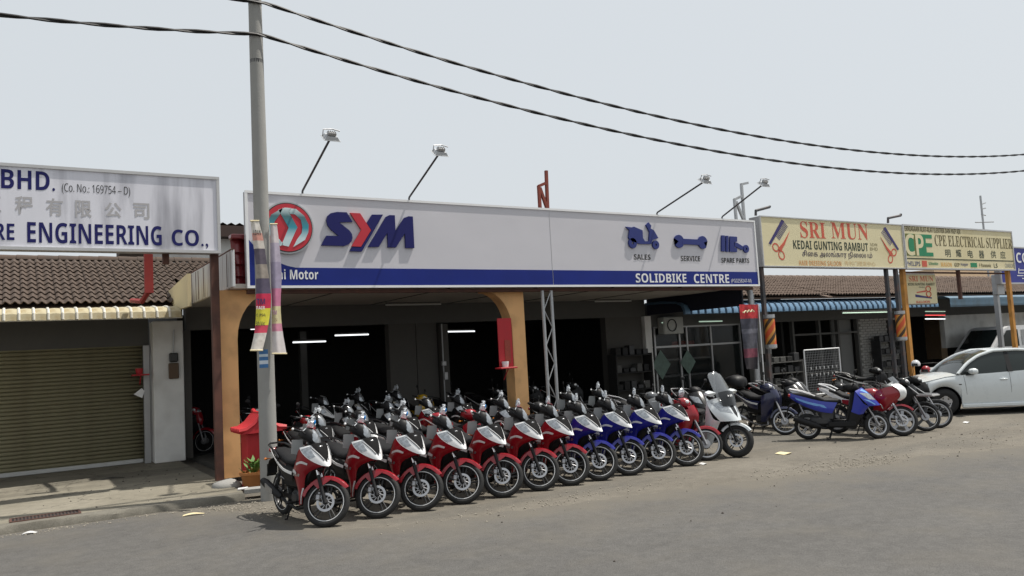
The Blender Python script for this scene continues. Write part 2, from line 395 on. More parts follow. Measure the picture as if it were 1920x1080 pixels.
def running_gear(t, xr, Rr, w=0.075, muffler=m_black, rear_x=None, stand=True, shield=m_silver, style='cast', stripe=m_stripe, rimmat=None, chain=True):
    """engine, swingarm, shocks, exhaust on the right, stand and rear wheel"""
    wheel(t, 'rear_wheel', (xr, 0, Rr), Rr, w, None, style, None, rimmat, stripe)
    e = MB(); e.rbox((0.02, 0, 0.30), (0.34, 0.22, 0.19), 0.04); e.rbox((0.12, 0.0, 0.36), (0.16, 0.2, 0.16), 0.03)
    for k in range(5): e.rbox((0.20+k*0.022, 0, 0.36), (0.012, 0.17, 0.15), 0.005)
    e.lathe([(0, 0.11), (0.075, 0.115), (0.085, 0.1), (0.085, -0.1), (0.075, -0.125), (0, -0.13)], (-0.02, 0, 0.29), n=18); e.build('engine', m_dark, t)
    s_ = MB()
    for sd in (-1, 1): s_.hull([(-0.14, sd*0.10, 0.33), (-0.14, sd*0.07, 0.33), (-0.14, sd*0.10, 0.27), (-0.14, sd*0.07, 0.27), (xr, sd*0.085, Rr+0.02), (xr, sd*0.065, Rr+0.02), (xr-0.04, sd*0.085, Rr-0.02), (xr-0.04, sd*0.065, Rr-0.02)])
    if chain: s_.rbox(((xr-0.12)/2-0.02, 0.1, 0.31), (abs(xr)-0.05, 0.03, 0.085), 0.012)
    s_.build('swingarm', m_black, t)
    for sd in (-1, 1):
        k_ = MB(); p0, p1 = Vector((xr+0.02, sd*0.105, Rr+0.04)), Vector((xr+0.16, sd*0.115, 0.62)); k_.tube([p0, p1], 0.013, 8)
        for j in range(9): k_.lathe([(0.016, -0.006), (0.027, 0), (0.016, 0.006)], p0+(p1-p0)*(0.35+j*0.065), 'z', 10)
        k_.build('shock_absorber', m_dark, t)
    x = MB(); x.tube([(0.2, -0.06, 0.3), (0.22, -0.08, 0.2), (0.05, -0.12, 0.17), (-0.25, -0.145, 0.24), (-0.36, -0.155, 0.29)], 0.018, 8)
    x.tube([(-0.34, -0.155, 0.285), (-0.4, -0.16, 0.31), (-0.78, -0.18, 0.44), (-0.86, -0.185, 0.465)], [0.03, 0.05, 0.056, 0.045], 12); ex = x.build('exhaust', muffler, t)
    if shield:
        h = MB(); h.hull([(-0.5, -0.222, 0.32), (-0.5, -0.215, 0.385), (-0.68, -0.235, 0.375), (-0.7, -0.232, 0.45), (-0.5, -0.205, 0.32), (-0.7, -0.215, 0.45)]); h.build('heat_shield', shield, ex)
    if stand:
        c = MB()
        for sd in (-1, 1): c.tube([(-0.14, sd*0.09, 0.24), (-0.20, sd*0.15, 0.012), (-0.24, sd*0.155, 0.008)], 0.012, 6)
        c.tube([(-0.16, -0.11, 0.16), (-0.16, 0.11, 0.16)], 0.01, 6); c.build('centre_stand', m_black, t)
    for sd in (-1, 1):
        f = MB(); f.tube([(0.1, sd*0.1, 0.27), (0.1, sd*0.26, 0.27)], 0.012, 6); f.rbox((0.1, sd*0.24, 0.275), (0.05, 0.09, 0.025), 0.008); f.build('footpeg', m_black, t)
    r = MB(); r.rbox((-0.1, 0, 0.5), (0.62, 0.2, 0.2), 0.05); r.rbox((0.16, 0, 0.5), (0.14, 0.16, 0.26), 0.04); r.build('frame_cover', m_black, t)

def nose_pt(u, v, C, off=0.0):
    def lag(t, P): 
        return P[0]*(2*(t-0.5)*(t-1))+P[1]*(-4*t*(t-1))+P[2]*(2*t*(t-0.5))
    f = lambda a, b: lag(b, [lag(a, [Vector(q) for q in r]) for r in C])
    p = f(u, v)
    if off:
        e = 0.02; nn = (f(u+e, v)-f(u-e, v)).cross(f(u, v+e)-f(u, v-e)).normalized()
        if nn.x < 0: nn = -nn
        p = p+nn*off
    return p
def nose_region(mb, C, quad, off, t=0.004, n=7, side=0):
    """quad: 4 (u,v) corners"""
    q = [Vector((a, b, 0)) for a, b in quad]; rows = []
    for i in range(n+1):
        a = q[0].lerp(q[3], i/n); b = q[1].lerp(q[2], i/n)
        rows.append([nose_pt(*(a.lerp(b, j/n))[:2], C, off) for j in range(n+1)])
    if side >= 0: mb.grid(rows, t)
    if side <= 0: mb.grid([[Vector((p.x, -p.y, p.z)) for p in r][::-1] for r in rows], t)
    return mb

AX = Vector((-0.44, 0, 0.9))
def sport_underbone(name, label, paint, steer=42, group=None, trim=m_white, cat='motorcycle', wrap=True, stripe=m_stripe, nose=None, dot=True):
    t = thing(name, label, cat, group=group); Rw = 0.297
    axle = Vector((0.62, 0, Rw)); head = axle+AX.normalized()*0.62+Vector((-0.03, 0, 0))
    X = steer_fn(head, AX, rad(steer))
    probe = MB(X); probe.lathe([(Rw, 0)], axle, n=72); X = steer_fn(head, AX, rad(steer), -min(v.z for v in probe.v)+0.001)
    t['front'] = tuple(X(axle))
    wheel(t, 'front_wheel', axle, Rw, 0.075, X, 'cast', -1, None, stripe)
    forks(t, X, axle, axle+AX.normalized()*0.68)
    arc_fender(t, axle, Rw+0.042, 0.07, 44, 172, paint, X, tip=0.3, drop=0.06)
    g = MB(X)
    for s_ in (-1, 1):
        g.hull([(axle.x+0.03, s_*0.074, axle.z+0.30), (axle.x-0.22, s_*0.074, axle.z+0.22), (axle.x-0.13, s_*0.076, axle.z+0.15), (axle.x+0.02, s_*0.06, axle.z+0.29), (axle.x-0.22, s_*0.06, axle.z+0.22)])
    g.build('fender_bracket', paint, t)
    hx, hz = head.x-0.10, 1.125
    bars(t, X, hx-0.02, hz, 0.32, m_white, mirrors=False)
    b = MB(X); b.loft([ring(hx-0.15, 0.04, hz-0.03, hz+0.025, p=3.5), ring(hx-0.10, 0.10, hz-0.055, hz+0.05, p=3.5), ring(hx-0.03, 0.125, hz-0.08, hz+0.085, p=3.5), ring(hx+0.04, 0.115, hz-0.115, hz+0.075, p=3.5), ring(hx+0.11, 0.085, hz-0.15, hz+0.01, p=3), ring(hx+0.15, 0.03, hz-0.15, hz-0.07)])
    cw = b.build('handlebar_cowl', m_black, t, angle=55)
    l = MB(X); l.loft([ring(hx+0.045, 0.10, hz-0.06, hz+0.078, p=3.5), ring(hx+0.085, 0.104, hz-0.11, hz+0.048, p=3.2), ring(hx+0.122, 0.078, hz-0.146, hz+0.008, p=3), ring(hx+0.158, 0.03, hz-0.146, hz-0.068)])
    l.build('position_lamp', m_lens, cw)
    s2 = MB(X); s2.patch([[(hx-0.035, -0.10, hz+0.086), (hx-0.03, 0, hz+0.092), (hx-0.035, 0.10, hz+0.086)], [(hx+0.035, -0.095, hz+0.083), (hx+0.05, 0, hz+0.084), (hx+0.035, 0.095, hz+0.083)]], 3, 0.004); s2.build('cowl_stripe', m_pink if paint is m_red else m_stripe, cw)
    if wrap:
        w = MB(X); ws = 1.0 if dot else 0.72
        w.ball((hx-0.03, 0.06, hz+0.185), (0.03*ws, 0.075*ws, 0.08*ws), 16, 12, f=crumple); w.ball((hx-0.04, -0.06, hz+0.15), (0.02, 0.03, 0.065), 10, 8, f=crumple)
        w.tube([(hx-0.05, -0.17, hz+0.01), (hx-0.04, -0.05, hz+0.10)], 0.006, 5); wo = w.build('plastic_wrap', m_wrap, t, angle=25)
        if dot: k = MB(X); k.ball((hx+0.004, 0.055, hz+0.19), (0.012, 0.026, 0.032), 8, 6); k.build('sticker', m_sticker, wo)
    ip = MB(); ip.hull([(x+e, y, z) for x, y, z in ((0.13, -0.20, 1.07), (0.17, -0.07, 1.065), (0.08, -0.19, 0.89), (0.13, -0.055, 0.86)) for e in (0, 0.012)]); ip.build('inner_panel', m_grey, t)
    # nose: white shield with lamps and black centre
    C = [[(0.49, 0, 1.01), (0.465, 0.10, 1.005), (0.34, 0.19, 0.98)], [(0.61, 0, 0.90), (0.585, 0.085, 0.892), (0.475, 0.165, 0.862)], [(0.735, 0, 0.748), (0.72, 0.022, 0.752), (0.675, 0.06, 0.762)]]
    n = MB(); nose_region(n, C, [(0, 0), (1, 0), (1, 1), (0, 1)], 0, 0.008, 10); no = n.build('nose_shield', nose or trim, t)
    for sd in (-1, 1): nose_region(MB(), C, [(0.57, 0.06), (0.97, 0.10), (0.95, 0.60), (0.60, 0.56)], 0.006, 0.006, side=sd).build('headlight', m_lens, no)
    c = MB(); nose_region(c, C, [(0, -0.03), (0.5, -0.03), (0.26, 0.66), (0, 0.86)], 0.012, 0.008); c.build('nose_panel', m_matte, no)
    for a, mm in ((0.0, m_black), (0.09, m_stripe)):
        for sd in (-1, 1): nose_region(MB(), C, [(0.56-a, 0.10+a), (0.585-a, 0.10+a), (0.30-a*0.5, 0.80-a*0.5), (0.25-a*0.5, 0.80-a*0.5)], 0.008 if a == 0 else 0.016, 0.004, 5, side=sd).build('nose_pinstripe', mm, no)
    em = MB(); em.rbox((0.545, 0, 0.985), (0.02, 0.05, 0.03), 0.006); em.build('emblem', m_chrome, no)
    # flanks
    f = MB(); f.patch([[(0.675, 0.035, 0.75), (0.52, 0.135, 0.845), (0.36, 0.188, 0.965), (0.25, 0.18, 0.88), (0.14, 0.155, 0.76)],
                       [(0.55, 0.06, 0.73), (0.45, 0.135, 0.755), (0.34, 0.185, 0.785), (0.20, 0.185, 0.74), (0.07, 0.16, 0.67)],
                       [(0.325, 0.105, 0.63), (0.30, 0.14, 0.63), (0.25, 0.162, 0.615), (0.17, 0.168, 0.60), (0.09, 0.15, 0.59)],
                       [(0.275, 0.12, 0.44), (0.265, 0.13, 0.43), (0.245, 0.142, 0.42), (0.215, 0.15, 0.41), (0.18, 0.145, 0.40)],
                       [(0.21, 0.12, 0.25), (0.20, 0.125, 0.245), (0.18, 0.13, 0.24), (0.16, 0.13, 0.235), (0.14, 0.125, 0.23)]], 3, 0.008, True)
    fo = f.build('side_fairing', paint, t, angle=60)
    for sd in (-1, 1):
        Y = lambda R: [[(x, sd*y, z) for x, y, z in r][::sd] for r in R]
        for R in ([[(0.47, 0.154, 0.785), (0.37, 0.191, 0.815), (0.24, 0.196, 0.785)], [(0.45, 0.154, 0.763), (0.35, 0.191, 0.783), (0.22, 0.196, 0.75)]],
                  [[(0.22, 0.194, 0.665), (0.15, 0.186, 0.69), (0.09, 0.174, 0.69)], [(0.20, 0.19, 0.635), (0.13, 0.184, 0.65), (0.07, 0.172, 0.65)]],
                  [[(0.29, 0.128, 0.46), (0.255, 0.145, 0.36), (0.21, 0.136, 0.25)], [(0.27, 0.142, 0.46), (0.238, 0.152, 0.36), (0.195, 0.138, 0.25)]]):
            MB().patch(Y(R), 3, 0.003).build('flank_decal', m_stripe, fo)
        for k in range(3): MB().patch(Y([[(0.27-k*0.055, 0.172+k*0.003, 0.635), (0.24-k*0.055, 0.178+k*0.003, 0.65)], [(0.24-k*0.055, 0.172+k*0.003, 0.605), (0.21-k*0.055, 0.176+k*0.002, 0.615)]]), 1, 0.003).build('flank_decal', m_silver, fo)
    i = MB(); i.hull([(0.42, s_*0.10, 0.92) for s_ in (-1, 1)]+[(0.25, s_*0.14, 0.90) for s_ in (-1, 1)]+[(0.12, s_*0.13, 0.72) for s_ in (-1, 1)]+[(0.44, s_*0.09, 0.68) for s_ in (-1, 1)]+[(0.27, s_*0.08, 0.5) for s_ in (-1, 1)]+[(0.08, s_*0.1, 0.5) for s_ in (-1, 1)])
    i.hull([(0.26, s_*0.1, 0.5) for s_ in (-1, 1)]+[(0.05, s_*0.1, 0.5) for s_ in (-1, 1)]+[(0.18, s_*0.09, 0.28) for s_ in (-1, 1)]+[(0.08, s_*0.09, 0.28) for s_ in (-1, 1)])
    i.patch([[(0.48, -0.10, 1.0), (0.49, 0, 1.005), (0.48, 0.10, 1.0)], [(0.34, -0.19, 0.972), (0.33, 0, 0.985), (0.34, 0.19, 0.972)], [(0.16, -0.17, 0.81), (0.16, 0, 0.83), (0.16, 0.17, 0.81)], [(0.06, -0.12, 0.70), (0.06, 0, 0.72), (0.06, 0.12, 0.70)]], 3, 0.006)
    i.build('inner_fairing', m_black, t)
    seat_tail(t, m_black, trim, m_seat)
    running_gear(t, -0.62, Rw, stripe=stripe)
    return t
def seat_tail(t, body, stripe, seatm, rail=True):
    s_ = MB(); s_.loft([ring(0.17, 0.06, 0.72, 0.80), ring(0.10, 0.10, 0.70, 0.815), ring(-0.05, 0.13, 0.70, 0.80), ring(-0.20, 0.145, 0.71, 0.81), ring(-0.34, 0.14, 0.74, 0.865), ring(-0.52, 0.125, 0.78, 0.90), ring(-0.66, 0.10, 0.82, 0.915), ring(-0.74, 0.05, 0.86, 0.90)]); s_.build('seat', seatm, t, angle=60)
    p = MB(); p.patch([[(0.10, 0.15, 0.70), (-0.20, 0.155, 0.715), (-0.50, 0.135, 0.80), (-0.75, 0.075, 0.88), (-0.88, 0.03, 0.91)],
                       [(0.06, 0.165, 0.62), (-0.20, 0.17, 0.65), (-0.50, 0.14, 0.75), (-0.75, 0.085, 0.84), (-0.91, 0.03, 0.885)],
                       [(0.02, 0.15, 0.52), (-0.20, 0.15, 0.55), (-0.48, 0.12, 0.68), (-0.74, 0.07, 0.79), (-0.88, 0.03, 0.85)]], 3, 0.006, True)
    po = p.build('tail_panel', body, t, angle=60)
    q = MB(); q.patch([[(0.05, 0.172, 0.655), (-0.20, 0.178, 0.685), (-0.50, 0.150, 0.785), (-0.75, 0.092, 0.865), (-0.9, 0.042, 0.90)], [(0.03, 0.172, 0.615), (-0.22, 0.178, 0.655), (-0.50, 0.150, 0.762), (-0.75, 0.094, 0.848), (-0.9, 0.042, 0.89)]], 3, 0.005, True)
    q.build('tail_stripe', stripe, po)
    if rail:
        r = MB(); r.tube([(-0.40, 0.15, 0.80), (-0.55, 0.155, 0.90), (-0.78, 0.12, 0.95), (-0.89, 0.05, 0.96), (-0.89, -0.05, 0.96), (-0.78, -0.12, 0.95), (-0.55, -0.155, 0.90), (-0.40, -0.15, 0.80)], 0.014, 8); r.build('grab_rail', m_gloss, t)
    l = MB(); l.rbox((-0.895, 0, 0.865), (0.05, 0.14, 0.055), 0.015); l.build('tail_light', m_tail, t)
    f = MB(); f.patch([[(-0.70, -0.075, 0.78), (-0.72, 0, 0.80), (-0.70, 0.075, 0.78)], [(-0.90, -0.075, 0.72), (-0.92, 0, 0.73), (-0.90, 0.075, 0.72)], [(-1.0, -0.07, 0.50), (-1.01, 0, 0.50), (-1.0, 0.07, 0.50)]], 3, 0.008)
    f.rbox((-0.965, 0, 0.60), (0.02, 0.15, 0.14), 0.006); fo = f.build('rear_fender', m_black, t)
    for s2 in (-1, 1):
        a = MB(); a.ball((-0.92, s2*0.11, 0.75), (0.03, 0.03, 0.02), 8, 6); a.tube([(-0.92, s2*0.04, 0.75), (-0.92, s2*0.1, 0.75)], 0.007, 5); a.build('turn_signal', m_amber, fo)

def cub(name, label, paint, shield, steer=40, group=None, rim=m_silver, fender=None, style='wire', wrap=False, box=None, seatm=None, cat='motorcycle', cowl=None, mirrors=True):
    t = thing(name, label, cat, group=group); Rw = 0.285
    axle = Vector((0.62, 0, Rw)); head = axle+AX.normalized()*0.62+Vector((-0.03, 0, 0))
    X = steer_fn(head, AX, rad(steer)); probe = MB(X); probe.lathe([(Rw, 0)], axle, n=72)
    X = steer_fn(head, AX, rad(steer), -min(v.z for v in probe.v)+0.001); t['front'] = tuple(X(axle))
    wheel(t, 'front_wheel', axle, Rw, 0.065, X, style, None, rim, m_stripe if rim is m_rim else None)
    h = MB(X); h.lathe([(0, -0.06), (0.075, -0.055), (0.08, 0.04), (0, 0.055)], axle, n=20); h.build('brake_drum', m_alu, t)
    forks(t, X, axle, axle+AX.normalized()*0.60, 0.08, m_alu, m_alu, 0.018)
    arc_fender(t, axle, Rw+0.035, 0.066, 38, 172, fender or paint, X, drop=0.06, tip=0.45)
    hx, hz = head.x-0.10, 1.0
    bars(t, X, hx-0.03, hz, 0.32, m_black, mirrors=mirrors)
    b = MB(X); b.loft([ring(hx-0.16, 0.06, hz-0.06, hz+0.03), ring(hx-0.08, 0.14, hz-0.1, hz+0.06), ring(hx+0.02, 0.16, hz-0.13, hz+0.08), ring(hx+0.09, 0.13, hz-0.14, hz+0.06), ring(hx+0.13, 0.08, hz-0.12, hz)]); cw = b.build('handlebar_cowl', cowl or paint, t, angle=55)
    l = MB(X); l.ball((hx+0.105, 0, hz-0.03), (0.045, 0.085, 0.06), 14, 8); l.build('headlight', m_lens, cw)
    for s_ in (-1, 1):
        a = MB(X); a.ball((hx+0.07, s_*0.125, hz-0.01), (0.04, 0.03, 0.035), 10, 6); a.build('turn_signal', m_white, cw)
    n = MB(); n.patch([[(0.36, -0.10, 0.93), (0.42, 0, 0.95), (0.36, 0.10, 0.93)], [(0.44, -0.09, 0.80), (0.50, 0, 0.80), (0.44, 0.09, 0.80)], [(0.45, -0.06, 0.68), (0.50, 0, 0.66), (0.45, 0.06, 0.68)]], 3, 0.008); n.build('front_panel', paint, t, angle=60)
    f = MB(); f.patch([[(0.43, 0.09, 0.90), (0.35, 0.20, 0.87), (0.24, 0.24, 0.80)], [(0.46, 0.09, 0.76), (0.36, 0.22, 0.72), (0.25, 0.265, 0.68)], [(0.42, 0.08, 0.62), (0.34, 0.20, 0.56), (0.22, 0.25, 0.52)], [(0.33, 0.09, 0.45), (0.28, 0.18, 0.41), (0.18, 0.22, 0.38)], [(0.24, 0.10, 0.29), (0.20, 0.16, 0.27), (0.12, 0.19, 0.26)]], 3, 0.007, True); f.build('leg_shield', shield, t, angle=60)
    i = MB(); i.hull([(0.40, s_*0.07, 0.9) for s_ in (-1, 1)]+[(0.26, s_*0.07, 0.86) for s_ in (-1, 1)]+[(0.10, s_*0.09, 0.66) for s_ in (-1, 1)]+[(0.36, s_*0.06, 0.52) for s_ in (-1, 1)]+[(0.1, s_*0.08, 0.5) for s_ in (-1, 1)]); i.build('inner_fairing', m_black, t)
    if wrap:
        w = MB(X); w.ball((hx-0.03, 0.07, hz+0.18), (0.045, 0.08, 0.08), 14, 10, f=crumple); w.build('plastic_wrap', m_wrap, t, angle=25)
    seat_tail(t, paint, shield if shield is not paint else m_stripe, seatm or m_seat)
    running_gear(t, -0.62, Rw, style=style, rimmat=rim, stripe=None, muffler=m_silver, shield=None, w=0.07)
    if box:
        k = MB(); k.loft([ring(-1.0, 0.10, 1.0, 1.16), ring(-0.96, 0.19, 0.97, 1.22), ring(-0.78, 0.21, 0.96, 1.26), ring(-0.62, 0.19, 0.96, 1.22), ring(-0.57, 0.10, 0.98, 1.14)]); k.build('top_box', box, t, angle=60)
    return t

def scooter(name, label, paint, steer=35, Rw=0.25, maxi=False, group=None, rim=m_silver, style='star', decal=None, plate=None, cat='scooter', wheelbase=1.24, cowlm=None):
    t = thing(name, label, cat, group=group); k = 1.0; w = 0.11 if maxi else 0.085
    axle = Vector((wheelbase/2, 0, Rw)); head = axle+AX.normalized()*0.58+Vector((-0.03, 0, 0))
    X = steer_fn(head, AX, rad(steer)); probe = MB(X); probe.lathe([(Rw, 0)], axle, n=72)
    X = steer_fn(head, AX, rad(steer), -min(v.z for v in probe.v)+0.001); t['front'] = tuple(X(axle)); x0 = axle.x-0.62
    wheel(t, 'front_wheel', axle, Rw, w, X, style, -1 if maxi else None, rim, None)
    forks(t, X, axle, axle+AX.normalized()*0.5, 0.085, m_alu if not maxi else m_black, m_alu if not maxi else m_black, 0.017)
    arc_fender(t, axle, Rw+0.035, 0.075 if maxi else 0.065, 40, 150, paint if maxi else m_black, X, drop=0.06)
    o = Vector((x0, 0, 0)); A = lambda R: [[Vector(p)+o for p in r] for r in R]
    hx, hz = head.x-0.12, (1.08 if maxi else 1.02)
    bars(t, X, hx-0.02, hz, 0.34, m_black, mirrors=not maxi)
    b = MB(X); b.loft([ring(hx-0.15, 0.05, hz-0.06, hz+0.02), ring(hx-0.08, 0.13, hz-0.1, hz+0.05), ring(hx+0.02, 0.15, hz-0.12, hz+0.07), ring(hx+0.10, 0.10, hz-0.13, hz+0.04), ring(hx+0.15, 0.03, hz-0.11, hz-0.03)]); b.build('handlebar_cowl', cowlm or m_black, t, angle=55)
    # apron / nose
    wd = 1.45 if maxi else 1.0; up = 0.06 if maxi else 0.0
    C = [[(0.40+x0, 0, 0.98+up), (0.37+x0, 0.10*wd, 0.97+up), (0.27+x0, 0.20*wd, 0.93+up)], [(0.55+x0, 0, 0.84+up), (0.51+x0, 0.12*wd, 0.83+up), (0.36+x0, 0.235*wd, 0.80+up)], [(0.70+x0, 0, 0.64), (0.66+x0, 0.08*wd, 0.64), (0.50+x0, 0.17*wd, 0.64)]]
    n = MB(); nose_region(n, C, [(0, 0), (1, 0), (1, 1), (0, 1)], 0, 0.01, 10); no = n.build('front_apron', paint, t, angle=60)
    for sd in (-1, 1): nose_region(MB(), C, [(0.30, 0.42), (0.88, 0.2), (0.72, 0.66), (0.22, 0.80)], 0.006, 0.006, side=sd).build('headlight', m_lens, no)
    c = MB(); nose_region(c, C, [(0, 0.1), (0.16, 0.1), (0.12, 0.8), (0, 0.92)], 0.008, 0.006); c.build('nose_panel', m_gloss, no)
    if decal:
        d = MB(); nose_region(d, C, [(0.45, 0.05), (0.7, 0.1), (0.4, 0.4), (0.25, 0.3)], 0.006, 0.004); nose_region(d, C, [(0.75, 0.7), (0.95, 0.6), (0.7, 0.95), (0.6, 0.95)], 0.006, 0.004); d.build('decal', decal, no)
    LS = A([[(0.50, 0.17*wd, 0.64), (0.40, 0.22*wd, 0.70), (0.27, 0.21*wd, 0.93+up)], [(0.42, 0.15*wd, 0.55), (0.32, 0.22*wd, 0.55), (0.20, 0.20*wd, 0.62)], [(0.33, 0.14*wd, 0.40), (0.26, 0.20*wd, 0.38), (0.12, 0.19*wd, 0.40)], [(0.24, 0.14*wd, 0.22), (0.18, 0.18*wd, 0.21), (0.05, 0.18*wd, 0.23)]])
    if maxi: f = MB(); f.patch(LS, 3, 0.008, True); f.build('leg_shield', paint, t, angle=60)
    else:
        f = MB(); f.patch(LS[:2]+[[p.lerp(q, 0.35) for p, q in zip(LS[1], LS[2])]], 3, 0.008, True); f.build('leg_shield', paint, t, angle=60)
        f = MB(); f.patch([[p.lerp(q, 0.36)*1 for p, q in zip(LS[1], LS[2])]]+LS[2:], 3, 0.008, True); f.build('lower_shield', m_black, t, angle=60)
    i = MB(); i.hull([Vector(p)+o for s_ in (-1, 1) for p in ((0.40, s_*0.12, 0.9), (0.20, s_*0.17, 0.9+up), (0.45, s_*0.1, 0.62), (0.16, s_*0.17, 0.4), (0.26, s_*0.12, 0.24), (0.06, s_*0.16, 0.24))]); i.build('inner_fairing', m_black, t)
    fl = MB(); fl.rbox((-0.02+x0/2, 0, 0.27), (0.56, 0.36 if not maxi else 0.42, 0.07), 0.02)
    if maxi: fl.rbox((-0.02, 0, 0.42), (0.6, 0.2, 0.3), 0.05)
    for s_ in (-1, 1): fl.rbox((0.0, s_*0.20*wd, 0.31), (0.5, 0.03, 0.1), 0.012)
    fl.build('floorboard', m_black, t)
    xr = -wheelbase/2
    bd = MB(); bd.patch([[(-0.05, 0.14, 0.72), (-0.35, 0.165*wd, 0.76), (-0.7, 0.12, 0.86), (-0.92, 0.04, 0.92)], [(-0.12, 0.17, 0.60), (-0.38, 0.19*wd, 0.64), (-0.70, 0.14, 0.76), (-0.94, 0.04, 0.87)], [(-0.16, 0.16, 0.52 if not maxi else 0.40), (-0.38, 0.17*wd, 0.56 if not maxi else 0.48), (-0.66, 0.12, 0.67), (-0.86, 0.04, 0.79)]], 3, 0.008, True); bo = bd.build('side_panel', paint, t, angle=60)
    if decal:
        d = MB(); d.patch([[(-0.30, 0.196, 0.68), (-0.6, 0.172, 0.76), (-0.82, 0.105, 0.84)], [(-0.25, 0.196, 0.62), (-0.58, 0.175, 0.71), (-0.8, 0.112, 0.80)]], 3, 0.004, True); d.build('side_decal', decal, bo)
    s_ = MB(); z = 0.02 if maxi else 0
    s_.loft([ring(0.03, 0.07, 0.70+z, 0.76+z), ring(-0.06, 0.13*wd, 0.68+z, 0.80+z), ring(-0.28, 0.15*wd, 0.69+z, 0.81+z), ring(-0.42, 0.145*wd, 0.74+z, 0.89+z), ring(-0.66, 0.125, 0.79+z, 0.93+z), ring(-0.86, 0.07, 0.85, 0.93)]); s_.build('seat', m_seat, t, angle=60)
    e = MB(); e.rbox((-0.38, 0.0, 0.36), (0.42, 0.26, 0.2), 0.06); e.rbox((-0.48, 0.11, 0.30), (0.5, 0.07, 0.15), 0.05); e.rbox((-0.25, 0, 0.5), (0.3, 0.24, 0.28), 0.05); e.hull([(-0.2, s2*0.13, 0.66) for s2 in (-1, 1)]+[(-0.82, s2*0.06, 0.82) for s2 in (-1, 1)]+[(-0.3, s2*0.12, 0.5) for s2 in (-1, 1)]+[(-0.7, s2*0.06, 0.66) for s2 in (-1, 1)]); e.build('engine', m_dark, t)
    x = MB(); x.tube([(-0.2, -0.12, 0.22), (-0.36, -0.17, 0.24), (-0.42, -0.18, 0.27)], 0.02, 8); x.tube([(-0.40, -0.18, 0.26), (-0.48, -0.185, 0.29), (-0.82, -0.19, 0.42), (-0.88, -0.19, 0.44)], [0.035, 0.065, 0.068, 0.05], 12); x.build('exhaust', m_black, t)
    wheel(t, 'rear_wheel', (xr, 0, Rw), Rw, w*1.05, None, style, None, rim, None)
    g = MB(); g.tube([(-0.45, 0.16, 0.86), (-0.7, 0.15, 0.95), (-0.92, 0.08, 1.0), (-0.92, -0.08, 1.0), (-0.7, -0.15, 0.95), (-0.45, -0.16, 0.86)], 0.016, 8); g.build('grab_rail', m_alu, t)
    l = MB(); l.rbox((-0.93, 0, 0.88), (0.05, 0.15, 0.06), 0.015); l.build('tail_light', m_tail, t)
    rf = MB(); rf.patch([[(-0.75, -0.08, 0.72), (-0.76, 0, 0.74), (-0.75, 0.08, 0.72)], [(-0.93, -0.08, 0.68), (-0.95, 0, 0.69), (-0.93, 0.08, 0.68)], [(-1.02, -0.08, 0.46), (-1.03, 0, 0.46), (-1.02, 0.08, 0.46)]], 3, 0.008); rf.build('rear_fender', m_black, t)
    st = MB()
    for s2 in (-1, 1): st.tube([(-0.16, s2*0.09, 0.24), (-0.24, s2*0.14, 0.012), (-0.30, s2*0.145, 0.008)], 0.012, 6)
    st.tube([(-0.2, -0.12, 0.12), (-0.2, 0.12, 0.12)], 0.01, 6); st.build('centre_stand', m_black, t)
    if plate:
        fr = lambda u, v: Vector((0.735+x0-0.22*(v), u, 0.60+v*0.6))
        p = MB(); p.hull([fr(u, v)+Vector((dx, 0, 0)) for u in (-0.11, 0.11) for v in (-0.05, 0.09) for dx in (0, 0.008)]); po = p.build('number_plate', m_plate if plate.strip() else m_grey, t)
        tx = MB(); put_text(tx, alpha(plate, 'b') if plate.strip() else '-- ---', 0.10, -0.10, 0, 1, 0, bold=0.02, fr=lambda u, v: fr(u, -0.03+v*0.09)+Vector((0.012, 0, 0))); tx.build('lettering', m_white, po)
    if maxi:
        sc = MB(); sc.patch([[(0.46+x0, -0.20, 0.98), (0.53+x0, 0, 1.0), (0.46+x0, 0.20, 0.98)], [(0.36+x0, -0.215, 1.2), (0.43+x0, 0, 1.21), (0.36+x0, 0.215, 1.2)], [(0.24+x0, -0.18, 1.42), (0.30+x0, 0, 1.44), (0.24+x0, 0.18, 1.42)], [(0.20+x0, -0.11, 1.48), (0.25+x0, 0, 1.50), (0.20+x0, 0.11, 1.48)]], 4, 0.005); sc.build('windscreen', m_screen, t, angle=80)
        vs = MB(); vs.patch([[(0.54+x0, -0.17, 0.90), (0.60+x0, 0, 0.90), (0.54+x0, 0.17, 0.90)], [(0.49+x0, -0.20, 1.05), (0.545+x0, 0, 1.06), (0.49+x0, 0.20, 1.05)], [(0.45+x0, -0.19, 1.14), (0.50+x0, 0, 1.16), (0.45+x0, 0.19, 1.14)]], 4, 0.006); vo = vs.build('lower_screen', m_smoke, t, angle=80)
        tx = MB(); put_text(tx, alpha('PJ 4', 'b'), 0.06, -0.06, 1.05, 1.09, 0, bold=0.02, fr=lambda u, v: Vector((0.56+x0-(v-1.05)*0.4, u, v))); tx.build('lettering', m_white, vo)
        for s2 in (-1, 1):
            q = MB(); q.tube([(0.36+x0, s2*0.20, 1.06), (0.37+x0, s2*0.28, 1.11)], 0.014, 6); q.loft([[Vector((xx+x0, s2*(0.30+yy), zz)) for xx, yy, zz in rr] for rr in ([(0.30, -0.10, 1.12), (0.34, -0.10, 1.16), (0.42, -0.10, 1.13), (0.38, -0.10, 1.10)], [(0.28, 0.0, 1.09), (0.33, 0.0, 1.18), (0.44, 0, 1.14), (0.38, 0, 1.07)], [(0.30, 0.10, 1.11), (0.33, 0.10, 1.16), (0.40, 0.10, 1.13), (0.37, 0.10, 1.10)])]); q.build('mirror', paint, t, angle=50)
    return t

